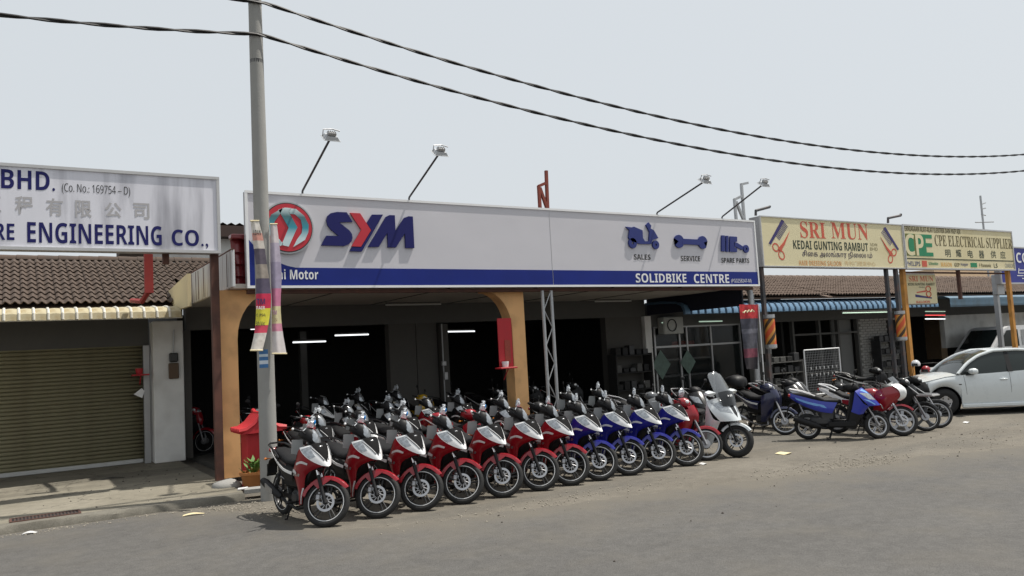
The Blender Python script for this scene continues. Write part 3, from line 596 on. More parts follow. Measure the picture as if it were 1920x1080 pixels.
def sport(name, label, group=None, steer=30):
    t = thing(name, label, 'motorcycle', group=group); Rw = 0.30
    axle = Vector((0.64, 0, Rw)); head = axle+AX.normalized()*0.62; X = steer_fn(head, AX, rad(steer)); probe = MB(X); probe.lathe([(Rw, 0)], axle, n=72)
    X = steer_fn(head, AX, rad(steer), -min(v.z for v in probe.v)+0.001); t['front'] = tuple(X(axle))
    wheel(t, 'front_wheel', axle, Rw, 0.09, X, 'star', -1, m_alu, None)
    forks(t, X, axle, axle+AX.normalized()*0.62, 0.09, m_chrome, m_alu, 0.02)
    arc_fender(t, axle, Rw+0.03, 0.07, 45, 140, m_maroon, X, drop=0.05)
    bars(t, X, head.x-0.08, 0.98, 0.30, m_black)
    b = MB(); b.loft([ring(0.28, 0.09, 0.66, 0.86), ring(0.16, 0.16, 0.64, 0.93), ring(0.0, 0.165, 0.64, 0.92), ring(-0.16, 0.12, 0.66, 0.83), ring(-0.22, 0.06, 0.68, 0.76)]); to = b.build('fuel_tank', m_maroon, t, angle=60)
    d = MB(); d.patch([[(0.16, 0.164, 0.83), (0.06, 0.170, 0.83)], [(0.12, 0.166, 0.77), (0.02, 0.171, 0.77)]], 3, 0.003, True); d.build('tank_decal', m_white, to)
    f = MB(); f.patch([[(0.64, 0.08, 0.98), (0.45, 0.19, 0.95), (0.28, 0.20, 0.88)], [(0.72, 0.08, 0.86), (0.48, 0.21, 0.80), (0.24, 0.21, 0.72)], [(0.66, 0.07, 0.74), (0.46, 0.18, 0.64), (0.20, 0.19, 0.55)], [(0.48, 0.08, 0.62), (0.38, 0.14, 0.50), (0.16, 0.16, 0.44)]], 3, 0.008, True); fo = f.build('half_fairing', m_maroon, t, angle=60)
    n = MB(); n.patch([[(0.56, -0.15, 1.0), (0.62, 0, 1.03), (0.56, 0.15, 1.0)], [(0.69, -0.14, 0.90), (0.76, 0, 0.91), (0.69, 0.14, 0.90)], [(0.70, -0.10, 0.78), (0.76, 0, 0.77), (0.70, 0.10, 0.78)], [(0.62, -0.06, 0.70), (0.66, 0, 0.69), (0.62, 0.06, 0.70)]], 4, 0.008); no = n.build('nose_shield', m_white, fo, angle=70)
    l = MB(); l.lathe([(0, 0.03), (0.06, 0.022), (0.068, 0.0), (0.06, -0.02)], (0.74, 0, 0.855), 'x', 20); l.build('headlight', m_lens, t)
    w = MB(); w.patch([[(0.60, -0.13, 1.02), (0.66, 0, 1.04), (0.60, 0.13, 1.02)], [(0.50, -0.12, 1.13), (0.55, 0, 1.16), (0.50, 0.12, 1.13)]], 4, 0.005); w.build('windscreen', m_screen, t)
    s_ = MB(); s_.loft([ring(-0.16, 0.08, 0.70, 0.77), ring(-0.25, 0.14, 0.69, 0.79), ring(-0.45, 0.14, 0.72, 0.82), ring(-0.6, 0.10, 0.80, 0.89), ring(-0.76, 0.07, 0.85, 0.91)]); s_.build('seat', m_seat, t, angle=60)
    p = MB(); p.patch([[(-0.15, 0.13, 0.68), (-0.45, 0.15, 0.74), (-0.75, 0.10, 0.87), (-0.98, 0.04, 0.95)], [(-0.2, 0.14, 0.58), (-0.45, 0.15, 0.64), (-0.75, 0.10, 0.79), (-0.98, 0.04, 0.90)]], 3, 0.008, True); po = p.build('tail_panel', m_white, t, angle=60)
    q = MB(); q.patch([[(-0.12, 0.142, 0.70), (-0.3, 0.156, 0.70), (-0.45, 0.158, 0.71)], [(-0.16, 0.15, 0.58), (-0.32, 0.156, 0.60), (-0.45, 0.156, 0.64)]], 3, 0.006, True); q.build('side_panel', m_maroon, po)
    g = MB(); g.tube([(-0.6, 0.10, 0.88), (-0.8, 0.11, 0.98), (-0.98, 0.06, 1.02), (-0.98, -0.06, 1.02), (-0.8, -0.11, 0.98), (-0.6, -0.10, 0.88)], 0.015, 8); g.build('grab_rail', m_white, t)
    lt = MB(); lt.rbox((-1.0, 0, 0.91), (0.05, 0.12, 0.06), 0.015); lt.build('tail_light', m_tail, t)
    rf = MB(); rf.patch([[(-0.8, -0.07, 0.82), (-0.82, 0, 0.83), (-0.8, 0.07, 0.82)], [(-1.0, -0.07, 0.72), (-1.02, 0, 0.72), (-1.0, 0.07, 0.72)], [(-1.06, -0.07, 0.5), (-1.07, 0, 0.5), (-1.06, 0.07, 0.5)]], 3, 0.008); rf.build('rear_fender', m_black, t)
    running_gear(t, -0.66, Rw, w=0.095, style='star', rimmat=m_alu, stripe=None, muffler=m_dark, shield=m_silver)
    return t
def place(t, F, heading):
    """stand a bike with its front wheel contact at ground point F, pointing along heading (degrees from +X)"""
    f = Vector(t['front']); c, s_ = math.cos(rad(heading)), math.sin(rad(heading))
    t.location = (F[0]-(f.x*c-f.y*s_), F[1]-(f.x*s_+f.y*c), F[2] if len(F) > 2 else 0); t.rotation_euler = (0, 0, rad(heading)); return t
def helmet(loc, m, label, rz=0.0):
    t = thing('helmet', label, 'helmet', loc, rz); b = MB()
    rows = []
    for i in range(9):
        a = rad(90-i*14); rr = math.cos(a)
        rows.append([Vector((0.135*rr*math.cos(2*PI*k/20), 0.115*rr*math.sin(2*PI*k/20), 0.12*math.sin(a)+0.06)) for k in range(21)])
    b.grid(rows, 0.008); so = b.build('shell', m, t, angle=70)
    v = MB(); v.patch([[(0.125, -0.07, 0.09), (0.15, 0, 0.09), (0.125, 0.07, 0.09)], [(0.12, -0.08, 0.02), (0.155, 0, 0.02), (0.12, 0.08, 0.02)]], 4, 0.005); v.build('visor', m_smoke, so)
    return t
# ------------------------------------------------------------------ setting
m_dirt = ground_mat('packed_dirt', (0.126, 0.113, 0.092), (0.170, 0.154, 0.127), (0.104, 0.097, 0.084), 0.0, 0.35)
m_road = ground_mat('worn_asphalt', (0.092, 0.0885, 0.084), (0.105, 0.101, 0.095), (0.086, 0.0825, 0.078), 0.0, 0.30)
def dusty(m, dust):
    n = m.node_tree.nodes; L = m.node_tree.links; b_ = n['Principled BSDF']; src = b_.inputs['Base Color'].links[0].from_socket
    at = n.new('ShaderNodeAttribute'); at.attribute_name = 'dust'; tc = n.new('ShaderNodeTexCoord'); nz = n.new('ShaderNodeTexNoise'); nz.inputs['Scale'].default_value = 1.3; nz.inputs['Detail'].default_value = 8; L.new(tc.outputs['Object'], nz.inputs[0])
    ma = n.new('ShaderNodeMath'); ma.operation = 'MULTIPLY_ADD'; ma.inputs[1].default_value = 1.5; ma.inputs[2].default_value = -0.75; L.new(nz.outputs[0], ma.inputs[0])
    ad = n.new('ShaderNodeMath'); ad.operation = 'ADD'; ad.use_clamp = True; L.new(at.outputs['Fac'], ad.inputs[0]); L.new(ma.outputs[0], ad.inputs[1])
    mu = n.new('ShaderNodeMath'); mu.operation = 'MULTIPLY'; mu.use_clamp = True; L.new(ad.outputs[0], mu.inputs[0]); mu.inputs[1].default_value = 0.9
    x = n.new('ShaderNodeMix'); x.data_type = 'RGBA'; L.new(mu.outputs[0], x.inputs[0]); L.new(src, x.inputs[6]); x.inputs[7].default_value = (*dust, 1); L.new(x.outputs[2], b_.inputs['Base Color'])
dusty(m_road, (0.135, 0.122, 0.10))
m_conc = ground_mat('stained_concrete', (0.185, 0.168, 0.13), (0.245, 0.224, 0.178), (0.125, 0.114, 0.09), 0.8, 0.12)
m_kerb = ground_mat('kerb_concrete', (0.13, 0.12, 0.098), (0.19, 0.178, 0.15), (0.085, 0.078, 0.065), 0.0, 0.25)
m_floor = mat('shop_floor', (0.07, 0.067, 0.06), 0.7, var=0.2)
def struct(o): o['kind'] = 'structure'; return o
g = MB(); g.grid([[(-400+i*80, -400+j*80, 0) for j in range(11)] for i in range(11)]); struct(g.build('ground', m_dirt, None, smooth=False))
# road: ragged edge from the kerb of the left shop to the far right
edge = [(-120, 12.86), (-30, 12.86), (-4, 12.86), (1.6, 12.84), (2.3, 12.6), (2.75, 12.0), (2.95, 11.3), (3.0, 10.6), (3.3, 9.75), (4.0, 9.3), (5.6, 8.95), (7.4, 8.6), (9.2, 8.15), (10.6, 7.95), (11.6, 7.6), (12.4, 7.75), (13.3, 7.3), (14.8, 6.95), (18, 6.4), (24, 5.6), (34, 5.2), (60, 5.0), (300, 5.0)]
pts = []
for (a, b), (c, d) in zip(edge, edge[1:]):
    L_ = math.hypot(c-a, d-b); k = max(1, min(40, int(L_/0.12)))
    for i in range(k):
        u = i/k; j = 0 if a < 1.6 or a > 30 else random.uniform(-0.05, 0.05)+0.05*math.sin(i*1.3+a*3); pts.append((a+(c-a)*u, b+(d-b)*u+j))
pts.append(edge[-1])
rows_ = ((0, 1.0), (0.2, 0.85), (0.7, 0.45), (1.6, 0.12), (3.0, 0.0), (40.0, 0.0)); V_ = []; D_ = []; F_ = []; n_ = len(pts)
for i, (dy, du) in enumerate(rows_):
    for x, y in pts: V_.append((x, y-dy, 0.004)); D_.append(du*(0.35 if x < 2.0 else 1.0))
    if i: F_ += [((i-1)*n_+k, i*n_+k, i*n_+k+1, (i-1)*n_+k+1) for k in range(n_-1)]
me = bpy.data.meshes.new('road'); me.from_pydata(V_, [], F_); at_ = me.attributes.new('dust', 'FLOAT', 'POINT'); at_.data.foreach_set('value', D_); me.materials.append(m_road); struct(link('road', me))
# thin sandy wash spilling over the asphalt edge
# pavement of the left shop with kerb
g = MB(); g.box((-28.4, 16.2, 0.03), (63.0, 6.1, 0.14)); struct(g.build('pavement', m_conc, None, smooth=False))
import mathutils.noise as NZ
kr = MB(); xs_ = [-60, -30, -12]+[-8+0.09*k for k in range(124)]; jit = lambda x, s_: 0.035*NZ.noise(Vector((x*1.3, s_, 0)))+0.02*NZ.noise(Vector((x*5.1, s_, 3)))
kr.grid([[(x, 12.90+jit(x, 1), -0.02) for x in xs_], [(x, 12.915+jit(x, 1), 0.06+jit(x, 2)*0.5) for x in xs_], [(x, 12.95+jit(x, 4), 0.102+jit(x, 3)*0.25) for x in xs_], [(x, 13.17+jit(x, 5), 0.104+jit(x, 6)*0.1) for x in xs_], [(x, 13.19, -0.02) for x in xs_]]); ko = struct(kr.build('kerb', m_kerb, None))
g = MB(); g.box((24.0, 21.0, 0.03), (41.0, 11.6, 0.14)); struct(g.build('shop_floor', m_floor, None, smooth=False))
g = MB(); g.box((26.0, 14.95, 0.02), (44.4, 0.48, 0.12)); struct(g.build('walkway_edge', m_kerb, None, smooth=False))
# ------------------------------------------------------------------ building materials
m_wwall = mat('white_wall', (0.72, 0.71, 0.68), 0.8, var=0.1, stain=(0.25, 0.23, 0.2), stain_amt=0.5, stain_scale=1.5)
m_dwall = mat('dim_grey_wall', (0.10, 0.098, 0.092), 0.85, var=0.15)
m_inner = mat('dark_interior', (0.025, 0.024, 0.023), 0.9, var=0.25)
m_orange = mat('orange_render', lin((230, 180, 124)), 0.8, var=0.08, scale=3, stain=lin((120, 86, 60)), stain_amt=0.5, stain_scale=1.6)
m_rust = mat('rusty_steel', lin((88, 58, 48)), 0.8, var=0.5, scale=5, stain=lin((60, 44, 40)), stain_amt=0.8, stain_scale=4)
m_soffit = mat('soffit_board', (0.5, 0.46, 0.41), 0.8, var=0.08)
m_gal = mat('galvanised_steel', (0.42, 0.43, 0.44), 0.45, metal=0.6, var=0.15)
m_gutter = mat('streaked_gutter', (0.55, 0.56, 0.57), 0.5, var=0.06, stretch=(8, 8, 0.4), scale=2, stain=lin((104, 66, 58)), stain_amt=0.85, stain_scale=1.6)
m_cream = mat('cream_paint', lin((214, 200, 160)), 0.7, var=0.06)
m_creamaw = mat('cream_awning', lin((172, 162, 132)), 0.6, var=0.1, stain=lin((140, 116, 66)), stain_amt=0.7, stain_scale=5)
m_rib = mat('awning_rib', (0.62, 0.6, 0.53), 0.55, var=0.08)
m_tile = mat('brown_roof_tile', lin((80, 66, 56)), 0.85, var=0.45, scale=1.7, stain=lin((62, 56, 52)), stain_amt=0.8, stain_scale=2.3)
m_tile2 = mat('weathered_roof_tile', lin((98, 82, 71)), 0.85, var=0.35, scale=1.7, stain=lin((74, 64, 58)), stain_amt=0.6, stain_scale=2.3)
m_redtile = mat('red_glazed_tile', lin((116, 30, 34)), 0.35, var=0.2, coat=0.3)
m_shut = mat('olive_shutter', lin((146, 140, 112)), 0.6, metal=0.0, var=0.12, stain=lin((94, 86, 66)), stain_amt=0.5, stain_scale=1.2)
m_shutbar = mat('shutter_bottom_bar', (0.5, 0.5, 0.48), 0.5, var=0.1)
m_conc2 = mat('bare_concrete', (0.29, 0.287, 0.272), 0.85, var=0.14, scale=4, bump=0.2, bscale=50, stain=(0.24, 0.23, 0.21), stain_amt=0.5, stain_scale=1.2)
m_blueaw = mat('blue_awning', lin((112, 146, 176)), 0.45, var=0.12, stain=lin((70, 92, 112)), stain_amt=0.6, stain_scale=3)
m_bluerib = mat('blue_awning_rib', lin((62, 88, 112)), 0.5, var=0.1)
m_steel = mat('dark_steel_post', (0.05, 0.05, 0.055), 0.6, var=0.3, stain=lin((110, 76, 60)), stain_amt=0.5, stain_scale=4)
m_post = mat('orange_post', lin((190, 134, 62)), 0.7, var=0.25, scale=4, stain=lin((120, 84, 50)), stain_amt=0.6, stain_scale=3)
m_tube = mat('lit_tube', (0.95, 0.98, 1.0), 0.4, var=0.0, emit=1.5)
m_tubeg = mat('lit_tube_green', (0.75, 1.0, 0.8), 0.4, var=0.0, emit=0.35)
m_tuber = mat('lit_tube_red', (1.0, 0.10, 0.10), 0.4, var=0.0, emit=1.0)
m_glass = mat('shop_glass', (0.03, 0.035, 0.035), 0.05, var=0.05, alpha=0.35)
m_alu2 = mat('aluminium_frame', (0.4, 0.4, 0.4), 0.4, metal=0.5, var=0.08)
m_brick = mat('painted_brick', (0.34, 0.33, 0.31), 0.85, var=0.16, scale=3)
m_mortar = mat('mortar', (0.2, 0.195, 0.18), 0.9, var=0.1)
m_beige = mat('beige_wall', lin((206, 178, 146)), 0.85, var=0.08)
# ------------------------------------------------------------------ roof of interlocking tiles
def tile_mesh(w, l):
    b = MB(); n = 16; rows = []
    for (t, lift) in ((0.0, 0.032), (1.0, 0.0)):
        rows.append([Vector((w*(i/n-0.5)*1.04, l*t*1.08, lift+0.026*math.sin(4*PI*i/n)+0.03)) for i in range(n+1)])
    b.grid(rows, 0.014); return b.mesh('roof_tile')
def tile_roof(parent, x0, x1, ye, ze, yr, zr, m, w=0.30, l=0.33, n_parts=300, key=None, keep=None, bx1=None):
    th = math.atan2(zr-ze, yr-ye); L_ = math.hypot(zr-ze, yr-ye); nr = int(L_/l); nc = int((x1-x0)/w)
    XE = x1; x1 = bx1 or x1
    base = MB(); base.hull([(x0, ye, ze-0.03), (x1, ye, ze-0.03), (x0, yr, zr-0.03), (x1, yr, zr-0.03), (x0, ye, ze-0.09), (x1, ye, ze-0.09), (x0, yr, zr-0.09), (x1, yr, zr-0.09)])
    ro = base.build('roof', m, parent, smooth=False); x1 = XE
    me = tile_mesh(w, l); me.materials.append(m)
    for p in me.polygons: p.use_smooth = True
    me.set_sharp_from_angle(angle=rad(40))
    spots = [(x0+(i+0.5)*w, j) for i in range(nc) for j in range(nr)]
    if keep: spots = [q for q in spots if keep(q[0], ye+q[1]*l*math.cos(th))]
    spots.sort(key=key or (lambda s_: s_[1]))
    rest = MB(); V = [v.co.copy() for v in me.vertices]; F = [list(p.vertices) for p in me.polygons]
    for k, (x, j) in enumerate(spots):
        d = j*l; M_ = Matrix.Translation((x, ye-0.05+d*math.cos(th), ze+d*math.sin(th)+random.uniform(0, 0.008))) @ Matrix.Rotation(random.uniform(-0.012, 0.012), 4, 'Z') @ Matrix.Rotation(th, 4, 'X')
        if k < n_parts:
            o = link('roof_tile', me, ro); o.matrix_local = M_
        else: rest.add(V, F, M_)
    if rest.v: rest.build('roof_tile_field', m, ro, kind='stuff')
    for i in range(int((x1-x0)/0.42)):
        c = MB(); xx = x0+i*0.42; c.loft([[Vector((xx+dx, yr+0.15*math.cos(a)*s_, zr-0.02+0.12*math.sin(a)*s_)) for a in [PI*q/8 for q in range(9)]] for dx, s_ in ((0, 1.0), (0.36, 0.92), (0.43, 0.92))])
        c.build('ridge_tile', m, ro)
    return ro
def awning(parent, x0, x1, step, prof, mp, mr, name='awning', rib=0.02):
    """curved sheets between ribs; prof = (y,z) from wall to lip"""
    hd = MB(); hd.tube([(x0, prof[-1][0]+0.03, prof[-1][1]+0.01), (x1, prof[-1][0]+0.03, prof[-1][1]+0.01)], 0.018, 6); ao = hd.build(name, mr, parent)
    n = int(round((x1-x0)/step)); st = (x1-x0)/n
    pn = MB(); pn.grid([[Vector((rib*0.5+(st-rib)*k/6, y, z+0.010*math.sin(PI*k/6))) for k in range(7)] for y, z in prof], 0.006); pm = pn.mesh('awning_panel'); pm.materials.append(mp)
    for p in pm.polygons: p.use_smooth = True
    pm.set_sharp_from_angle(angle=rad(35))
    rb = MB(); rb.tube([(0, y-0.005, z+0.012) for y, z in prof], rib*0.75, 6); rm_ = rb.mesh('awning_rib'); rm_.materials.append(mr)
    for i in range(n):
        o = link('awning_panel', pm, ao); o.location.x = x0+i*st
        o = link('awning_rib', rm_, ao); o.location.x = x0+i*st
    return ao
# ------------------------------------------------------------------ left shop: engineering
S1 = thing('engineering_shop', 'single storey shop with closed olive roller shutter and brown tiled roof', 'building', (-3.0, 19.2, 0.1))
S1.location = (0, 0, 0)
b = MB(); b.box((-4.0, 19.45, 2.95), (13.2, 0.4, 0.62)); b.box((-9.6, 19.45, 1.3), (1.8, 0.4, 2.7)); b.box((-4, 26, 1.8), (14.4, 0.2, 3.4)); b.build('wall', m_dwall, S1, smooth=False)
b = MB(); b.rbox((2.93, 19.05, 1.62), (0.62, 0.5, 3.05), 0.015); b.build('pillar', m_wwall, S1, smooth=False)
b = MB(); b.box((2.52, 19.12, 1.36), (0.12, 0.12, 2.55)); gr = b.build('shutter_guide', m_alu2, S1, smooth=False)
b = MB(); b.box((-3.1, 19.31, 1.35), (11.2, 0.02, 2.6)); sh = b.build('roller_shutter', m_shut, S1, smooth=False)
sm = MB(); sm.grid([[(-8.7, 19.30-0.035*math.sin(PI*k/6), 0.078*k/6) for k in range(7)], [(2.47, 19.30-0.035*math.sin(PI*k/6), 0.078*k/6) for k in range(7)]], 0.003); sme = sm.mesh('shutter_slat'); sme.materials.append(m_shut)
for p in sme.polygons: p.use_smooth = True
for i in range(32):
    o = link('shutter_slat', sme, sh); o.location.z = 0.20+i*0.08
b = MB(); b.rbox((-3.1, 19.25, 0.15), (11.1, 0.06, 0.085), 0.01); b.build('bottom_bar', m_shutbar, sh, smooth=False)
awning(S1, -3.8, 2.93, 0.236, [(18.95, 3.36), (18.2, 3.37), (17.5, 3.35), (17.16, 3.30), (17.05, 3.22), (17.02, 3.10)], m_creamaw, m_rib, rib=0.035)
r1 = tile_roof(S1, -7.0, 4.4, 18.1, 3.46, 21.4, 4.80, m_tile, key=lambda s_: -s_[0], keep=lambda x, y: x < 3.3 or y > 19.4, bx1=3.3)
b = MB(); b.hull([(3.3, 19.5, 3.99), (4.4, 19.5, 3.99), (3.3, 21.38, 4.75), (4.4, 21.38, 4.75), (3.3, 19.5, 3.93), (4.4, 19.5, 3.93), (3.3, 21.38, 4.69), (4.4, 21.38, 4.69)]); b.build('roof_boarding', m_tile, r1, smooth=False)
P = [(16.45, 3.28), (18.45, 3.30), (18.85, 3.38), (19.08, 3.52), (19.1, 3.64), (19.0, 3.76), (16.45, 3.92)]
b = MB(); b.poly(P, 0, 0.07, lambda u, v, w: (2.93+w, u, v)); b.build('verge_board', m_cream, S1, smooth=False)
# ------------------------------------------------------------------ middle shop: motorcycles
S2 = thing('motorcycle_shop', 'open-fronted motorcycle showroom with orange columns under a deep canopy', 'building')
def column(x0, x1, y0, y1, ztop, sgn, nm='column'):
    P = [(x0, 0.1), (x1, 0.1)]
    reach = 0.62
    if sgn > 0:
        P += [(x1, 2.55)]+[(x1+reach*(1-math.cos(a)), 2.55+(ztop-2.62)*math.sin(a)) for a in [PI/2*k/8 for k in range(1, 9)]]+[(x1+reach, ztop), (x0, ztop)]
    else:
        P += [(x1, ztop), (x0-reach, ztop)]+[(x0-reach*(1-math.cos(a)), 2.55+(ztop-2.62)*math.sin(a)) for a in [PI/2*k/8 for k in range(8, 0, -1)]]+[(x0, 2.55)]
    c = MB(); c.poly(P, -y1, -y0); return c.build(nm, m_orange, S2, smooth=False)
column(3.2, 3.5, 14.95, 15.3, 3.45, 1); column(9.38, 9.72, 14.95, 15.3, 3.45, -1)
b = MB(); b.box((10.2, 17.0, 3.50), (13.7, 4.6, 0.08)); so_ = b.build('soffit', m_soffit, S2, smooth=False)
b = MB()
for x in (5.6, 7.8, 10.0, 12.2, 14.4): b.box((x, 17.0, 3.452), (0.03, 4.4, 0.012))
b.build('soffit_batten', m_dwall, so_, smooth=False)
b = MB(); b.box((10.25, 17.12, 3.9), (13.5, 4.1, 0.7)); b.build('canopy_roof', m_dwall, S2, smooth=False)
for y0, y1 in ((14.5, 15.25), (15.25, 15.75), (15.75, 16.5), (16.5, 17.25), (17.25, 18.0), (18.0, 18.65)):
    b = MB(); b.rbox((3.36, (y0+y1)/2, 3.80), (0.05, y1-y0-0.012, 0.66), 0.006); b.build('gutter_panel', m_gutter, S2, smooth=False)
b = MB(); b.tube([(3.35, 14.5, 4.14), (3.35, 18.7, 4.14)], 0.022, 6); b.build('gutter_edge', m_rust, S2)
for j in range(4):
    for i in range(3):
        c = MB(); c.patch([[(3.42+i*0.24, 14.93-0.02, 3.48+j*0.22), (3.54+i*0.24, 14.86-0.02, 3.48+j*0.22), (3.66+i*0.24, 14.93-0.02, 3.48+j*0.22)], [(3.42+i*0.24, 14.97, 3.72+j*0.22), (3.54+i*0.24, 14.92, 3.72+j*0.22), (3.66+i*0.24, 14.97, 3.72+j*0.22)]], 4, 0.012); c.build('fascia_tile', m_redtile, S2)
b = MB(); b.rbox((3.8, 14.9, 4.42), (0.8, 0.22, 0.09), 0.02); b.build('fascia_cap', m_redtile, S2)
b = MB(); b.box((17.11, 17.2, 3.6), (0.05, 3.9, 1.25)); b.build('side_fascia', mat('navy_board', (0.012, 0.014, 0.03), 0.6), S2, smooth=False)
for yq, wq in ((14.9, 0.02), (15.6, 0.03), (16.1, 0.02), (16.3, 0.035), (16.95, 0.02), (17.5, 0.03), (17.75, 0.02), (18.2, 0.03)):
    b = MB(); b.box((3.331, yq, 3.80), (0.006, wq, 0.60)); b.build('rust_streak', m_rust, S2, smooth=False)
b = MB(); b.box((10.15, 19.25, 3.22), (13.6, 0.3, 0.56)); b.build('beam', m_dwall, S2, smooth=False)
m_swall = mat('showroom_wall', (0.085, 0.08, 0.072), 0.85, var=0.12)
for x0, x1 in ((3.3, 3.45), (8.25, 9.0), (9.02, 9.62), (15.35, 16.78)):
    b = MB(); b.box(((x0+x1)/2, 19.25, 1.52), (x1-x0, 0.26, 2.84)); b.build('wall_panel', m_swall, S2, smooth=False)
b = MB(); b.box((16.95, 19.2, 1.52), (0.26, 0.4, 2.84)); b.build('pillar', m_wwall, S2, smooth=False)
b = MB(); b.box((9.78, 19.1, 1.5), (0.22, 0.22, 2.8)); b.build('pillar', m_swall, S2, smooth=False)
b = MB(); b.tube([(9.70, 18.97, 0.2), (9.70, 18.97, 2.9)], 0.02, 6); b.rbox((9.70, 18.94, 1.85), (0.12, 0.08, 0.12), 0.01); b.rbox((9.74, 18.94, 1.52), (0.1, 0.08, 0.2), 0.01); b.build('conduit', m_alu2, S2, smooth=False)
for x in (6.9, 13.5):
    b = MB(); b.box((x, 22.0, 1.52), (0.18, 0.18, 2.84)); b.build('inner_post', m_dwall, S2, smooth=False)
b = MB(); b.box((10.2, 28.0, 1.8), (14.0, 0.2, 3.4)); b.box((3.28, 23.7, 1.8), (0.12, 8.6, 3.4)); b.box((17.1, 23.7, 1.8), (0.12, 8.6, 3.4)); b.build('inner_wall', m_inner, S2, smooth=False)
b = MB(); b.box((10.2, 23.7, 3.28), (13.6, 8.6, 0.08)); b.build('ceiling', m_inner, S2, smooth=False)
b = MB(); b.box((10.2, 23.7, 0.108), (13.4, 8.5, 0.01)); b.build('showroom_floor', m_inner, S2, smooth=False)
b = MB(); b.box((9.95, 22.1, 4.95), (13.9, 0.2, 1.1)); b.build('upper_wall', m_wwall, S2, smooth=False)
b = MB(); b.box((9.95, 23.9, 5.64), (14.5, 4.6, 0.3)); m_dkb = mat('dark_brown_fascia', lin((66, 50, 45)), 0.8, var=0.25); uo = b.build('upper_roof', m_dkb, S2, smooth=False)
b = MB(); n = 260; b.grid([[(3.2+14*k/n, 21.6, 5.84+0.03*math.sin(k*PI/2)) for k in range(n+1)], [(3.2+14*k/n, 26.4, 6.1+0.03*math.sin(k*PI/2)) for k in range(n+1)]], 0.012); b.build('corrugated_sheet', m_dkb, uo, smooth=False)
# fluorescent tubes (lit)
def tube_lamp(p0, p1, label, m=m_tube, r=0.02, group=None):
    p0, p1 = Vector(p0), Vector(p1); t = thing('fluorescent_lamp', label, 'lamp', (p0+p1)/2, 0, group); c = (p0+p1)/2
    b = MB(); b.tube([p0-c, p1-c], r, 8); b.build('tube', m, t)
    b = MB(); b.rbox((0, 0.02, r+0.035), ((p1-p0).length*0.98, 0.05, 0.035), 0.006); b.build('housing', m_dwall, t, smooth=False)
    return t
for q0, q1, y, lab in (((470, 617), (505, 616), 21.5, 'lit fluorescent tube hanging in showroom behind the concrete pole'), ((549, 642), (611, 640), 21.5, 'lower lit fluorescent tube inside the showroom left bay'), ((628, 629), (691, 627), 21.5, 'higher lit fluorescent tube inside the showroom left bay beside a post'), ((832, 622), (890, 621), 21.5, 'lit fluorescent tube behind the middle orange column')):
    tube_lamp(gy(*q0, y), gy(*q1, y), lab)
for q0, q1, lab in (((722, 553), (826, 555), 'unlit fluorescent fitting under canopy over the left showroom bay'), ((1115, 557), (1183, 558), 'unlit fluorescent fitting under canopy near the right wall')):
    a = gz(*q0, 3.43); c = gz(*q1, 3.43); a.y = c.y = 18.6; a = gy(*q0, 18.6); c = gy(*q1, 18.6); a.z = c.z = 3.40
    tube_lamp(a, c, lab, mat('unlit_tube', (0.6, 0.6, 0.58), 0.4))
# ------------------------------------------------------------------ right shops
S3 = thing('hair_salon', 'low salon with brown tiled roof, blue awning and glass front', 'building')
S4 = thing('electrical_shop', 'low tiled shop with painted brick wall behind the car', 'building')
kf = lambda s_: math.hypot(s_[0], 17+s_[1]*0.3)
tile_roof(S3, 17.15, 24.0, 17.4, 3.38, 21.5, 4.50, m_tile2, n_parts=300, key=kf)
tile_roof(S4, 24.05, 45.0, 17.4, 3.38, 21.5, 4.46, m_tile2, n_parts=300, key=kf)
BP = [(18.95, 3.30), (18.2, 3.29), (17.6, 3.24), (17.36, 3.14), (17.28, 3.0), (17.27, 2.88)]
awning(S3, 16.85, 23.3, 0.30, BP, m_blueaw, m_bluerib, rib=0.05)
awning(S4, 23.35, 30.2, 0.30, BP, m_blueaw, m_bluerib, rib=0.05)
b = MB(); b.patch([[(30.3, 19.0, 3.3), (36, 19.0, 3.3), (46, 19, 3.3)], [(30.3, 17.1, 3.26), (36, 17.1, 3.26), (46, 17.1, 3.26)], [(30.3, 16.9, 2.98), (36, 16.9, 2.98), (46, 16.9, 2.98)], [(30.3, 16.9, 2.84), (36, 16.9, 2.84), (46, 16.9, 2.84)]], 3, 0.01); b.build('awning_sheet', mat('dull_blue_sheet', lin((84, 112, 132)), 0.5, var=0.2, stain=lin((70, 84, 92)), stain_amt=0.6), S4)
for sh_, xa, xb in ((S3, 17.2, 24.0), (S4, 24.0, 46.0)):
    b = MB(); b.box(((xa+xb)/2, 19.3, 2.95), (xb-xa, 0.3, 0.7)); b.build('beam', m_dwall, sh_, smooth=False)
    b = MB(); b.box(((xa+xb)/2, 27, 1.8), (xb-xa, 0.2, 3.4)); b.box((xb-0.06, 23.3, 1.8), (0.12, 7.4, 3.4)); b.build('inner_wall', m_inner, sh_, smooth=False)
    b = MB(); b.box(((xa+xb)/2, 23.2, 3.32), (xb-xa, 7.6, 0.06)); b.build('ceiling', m_inner, sh_, smooth=False)
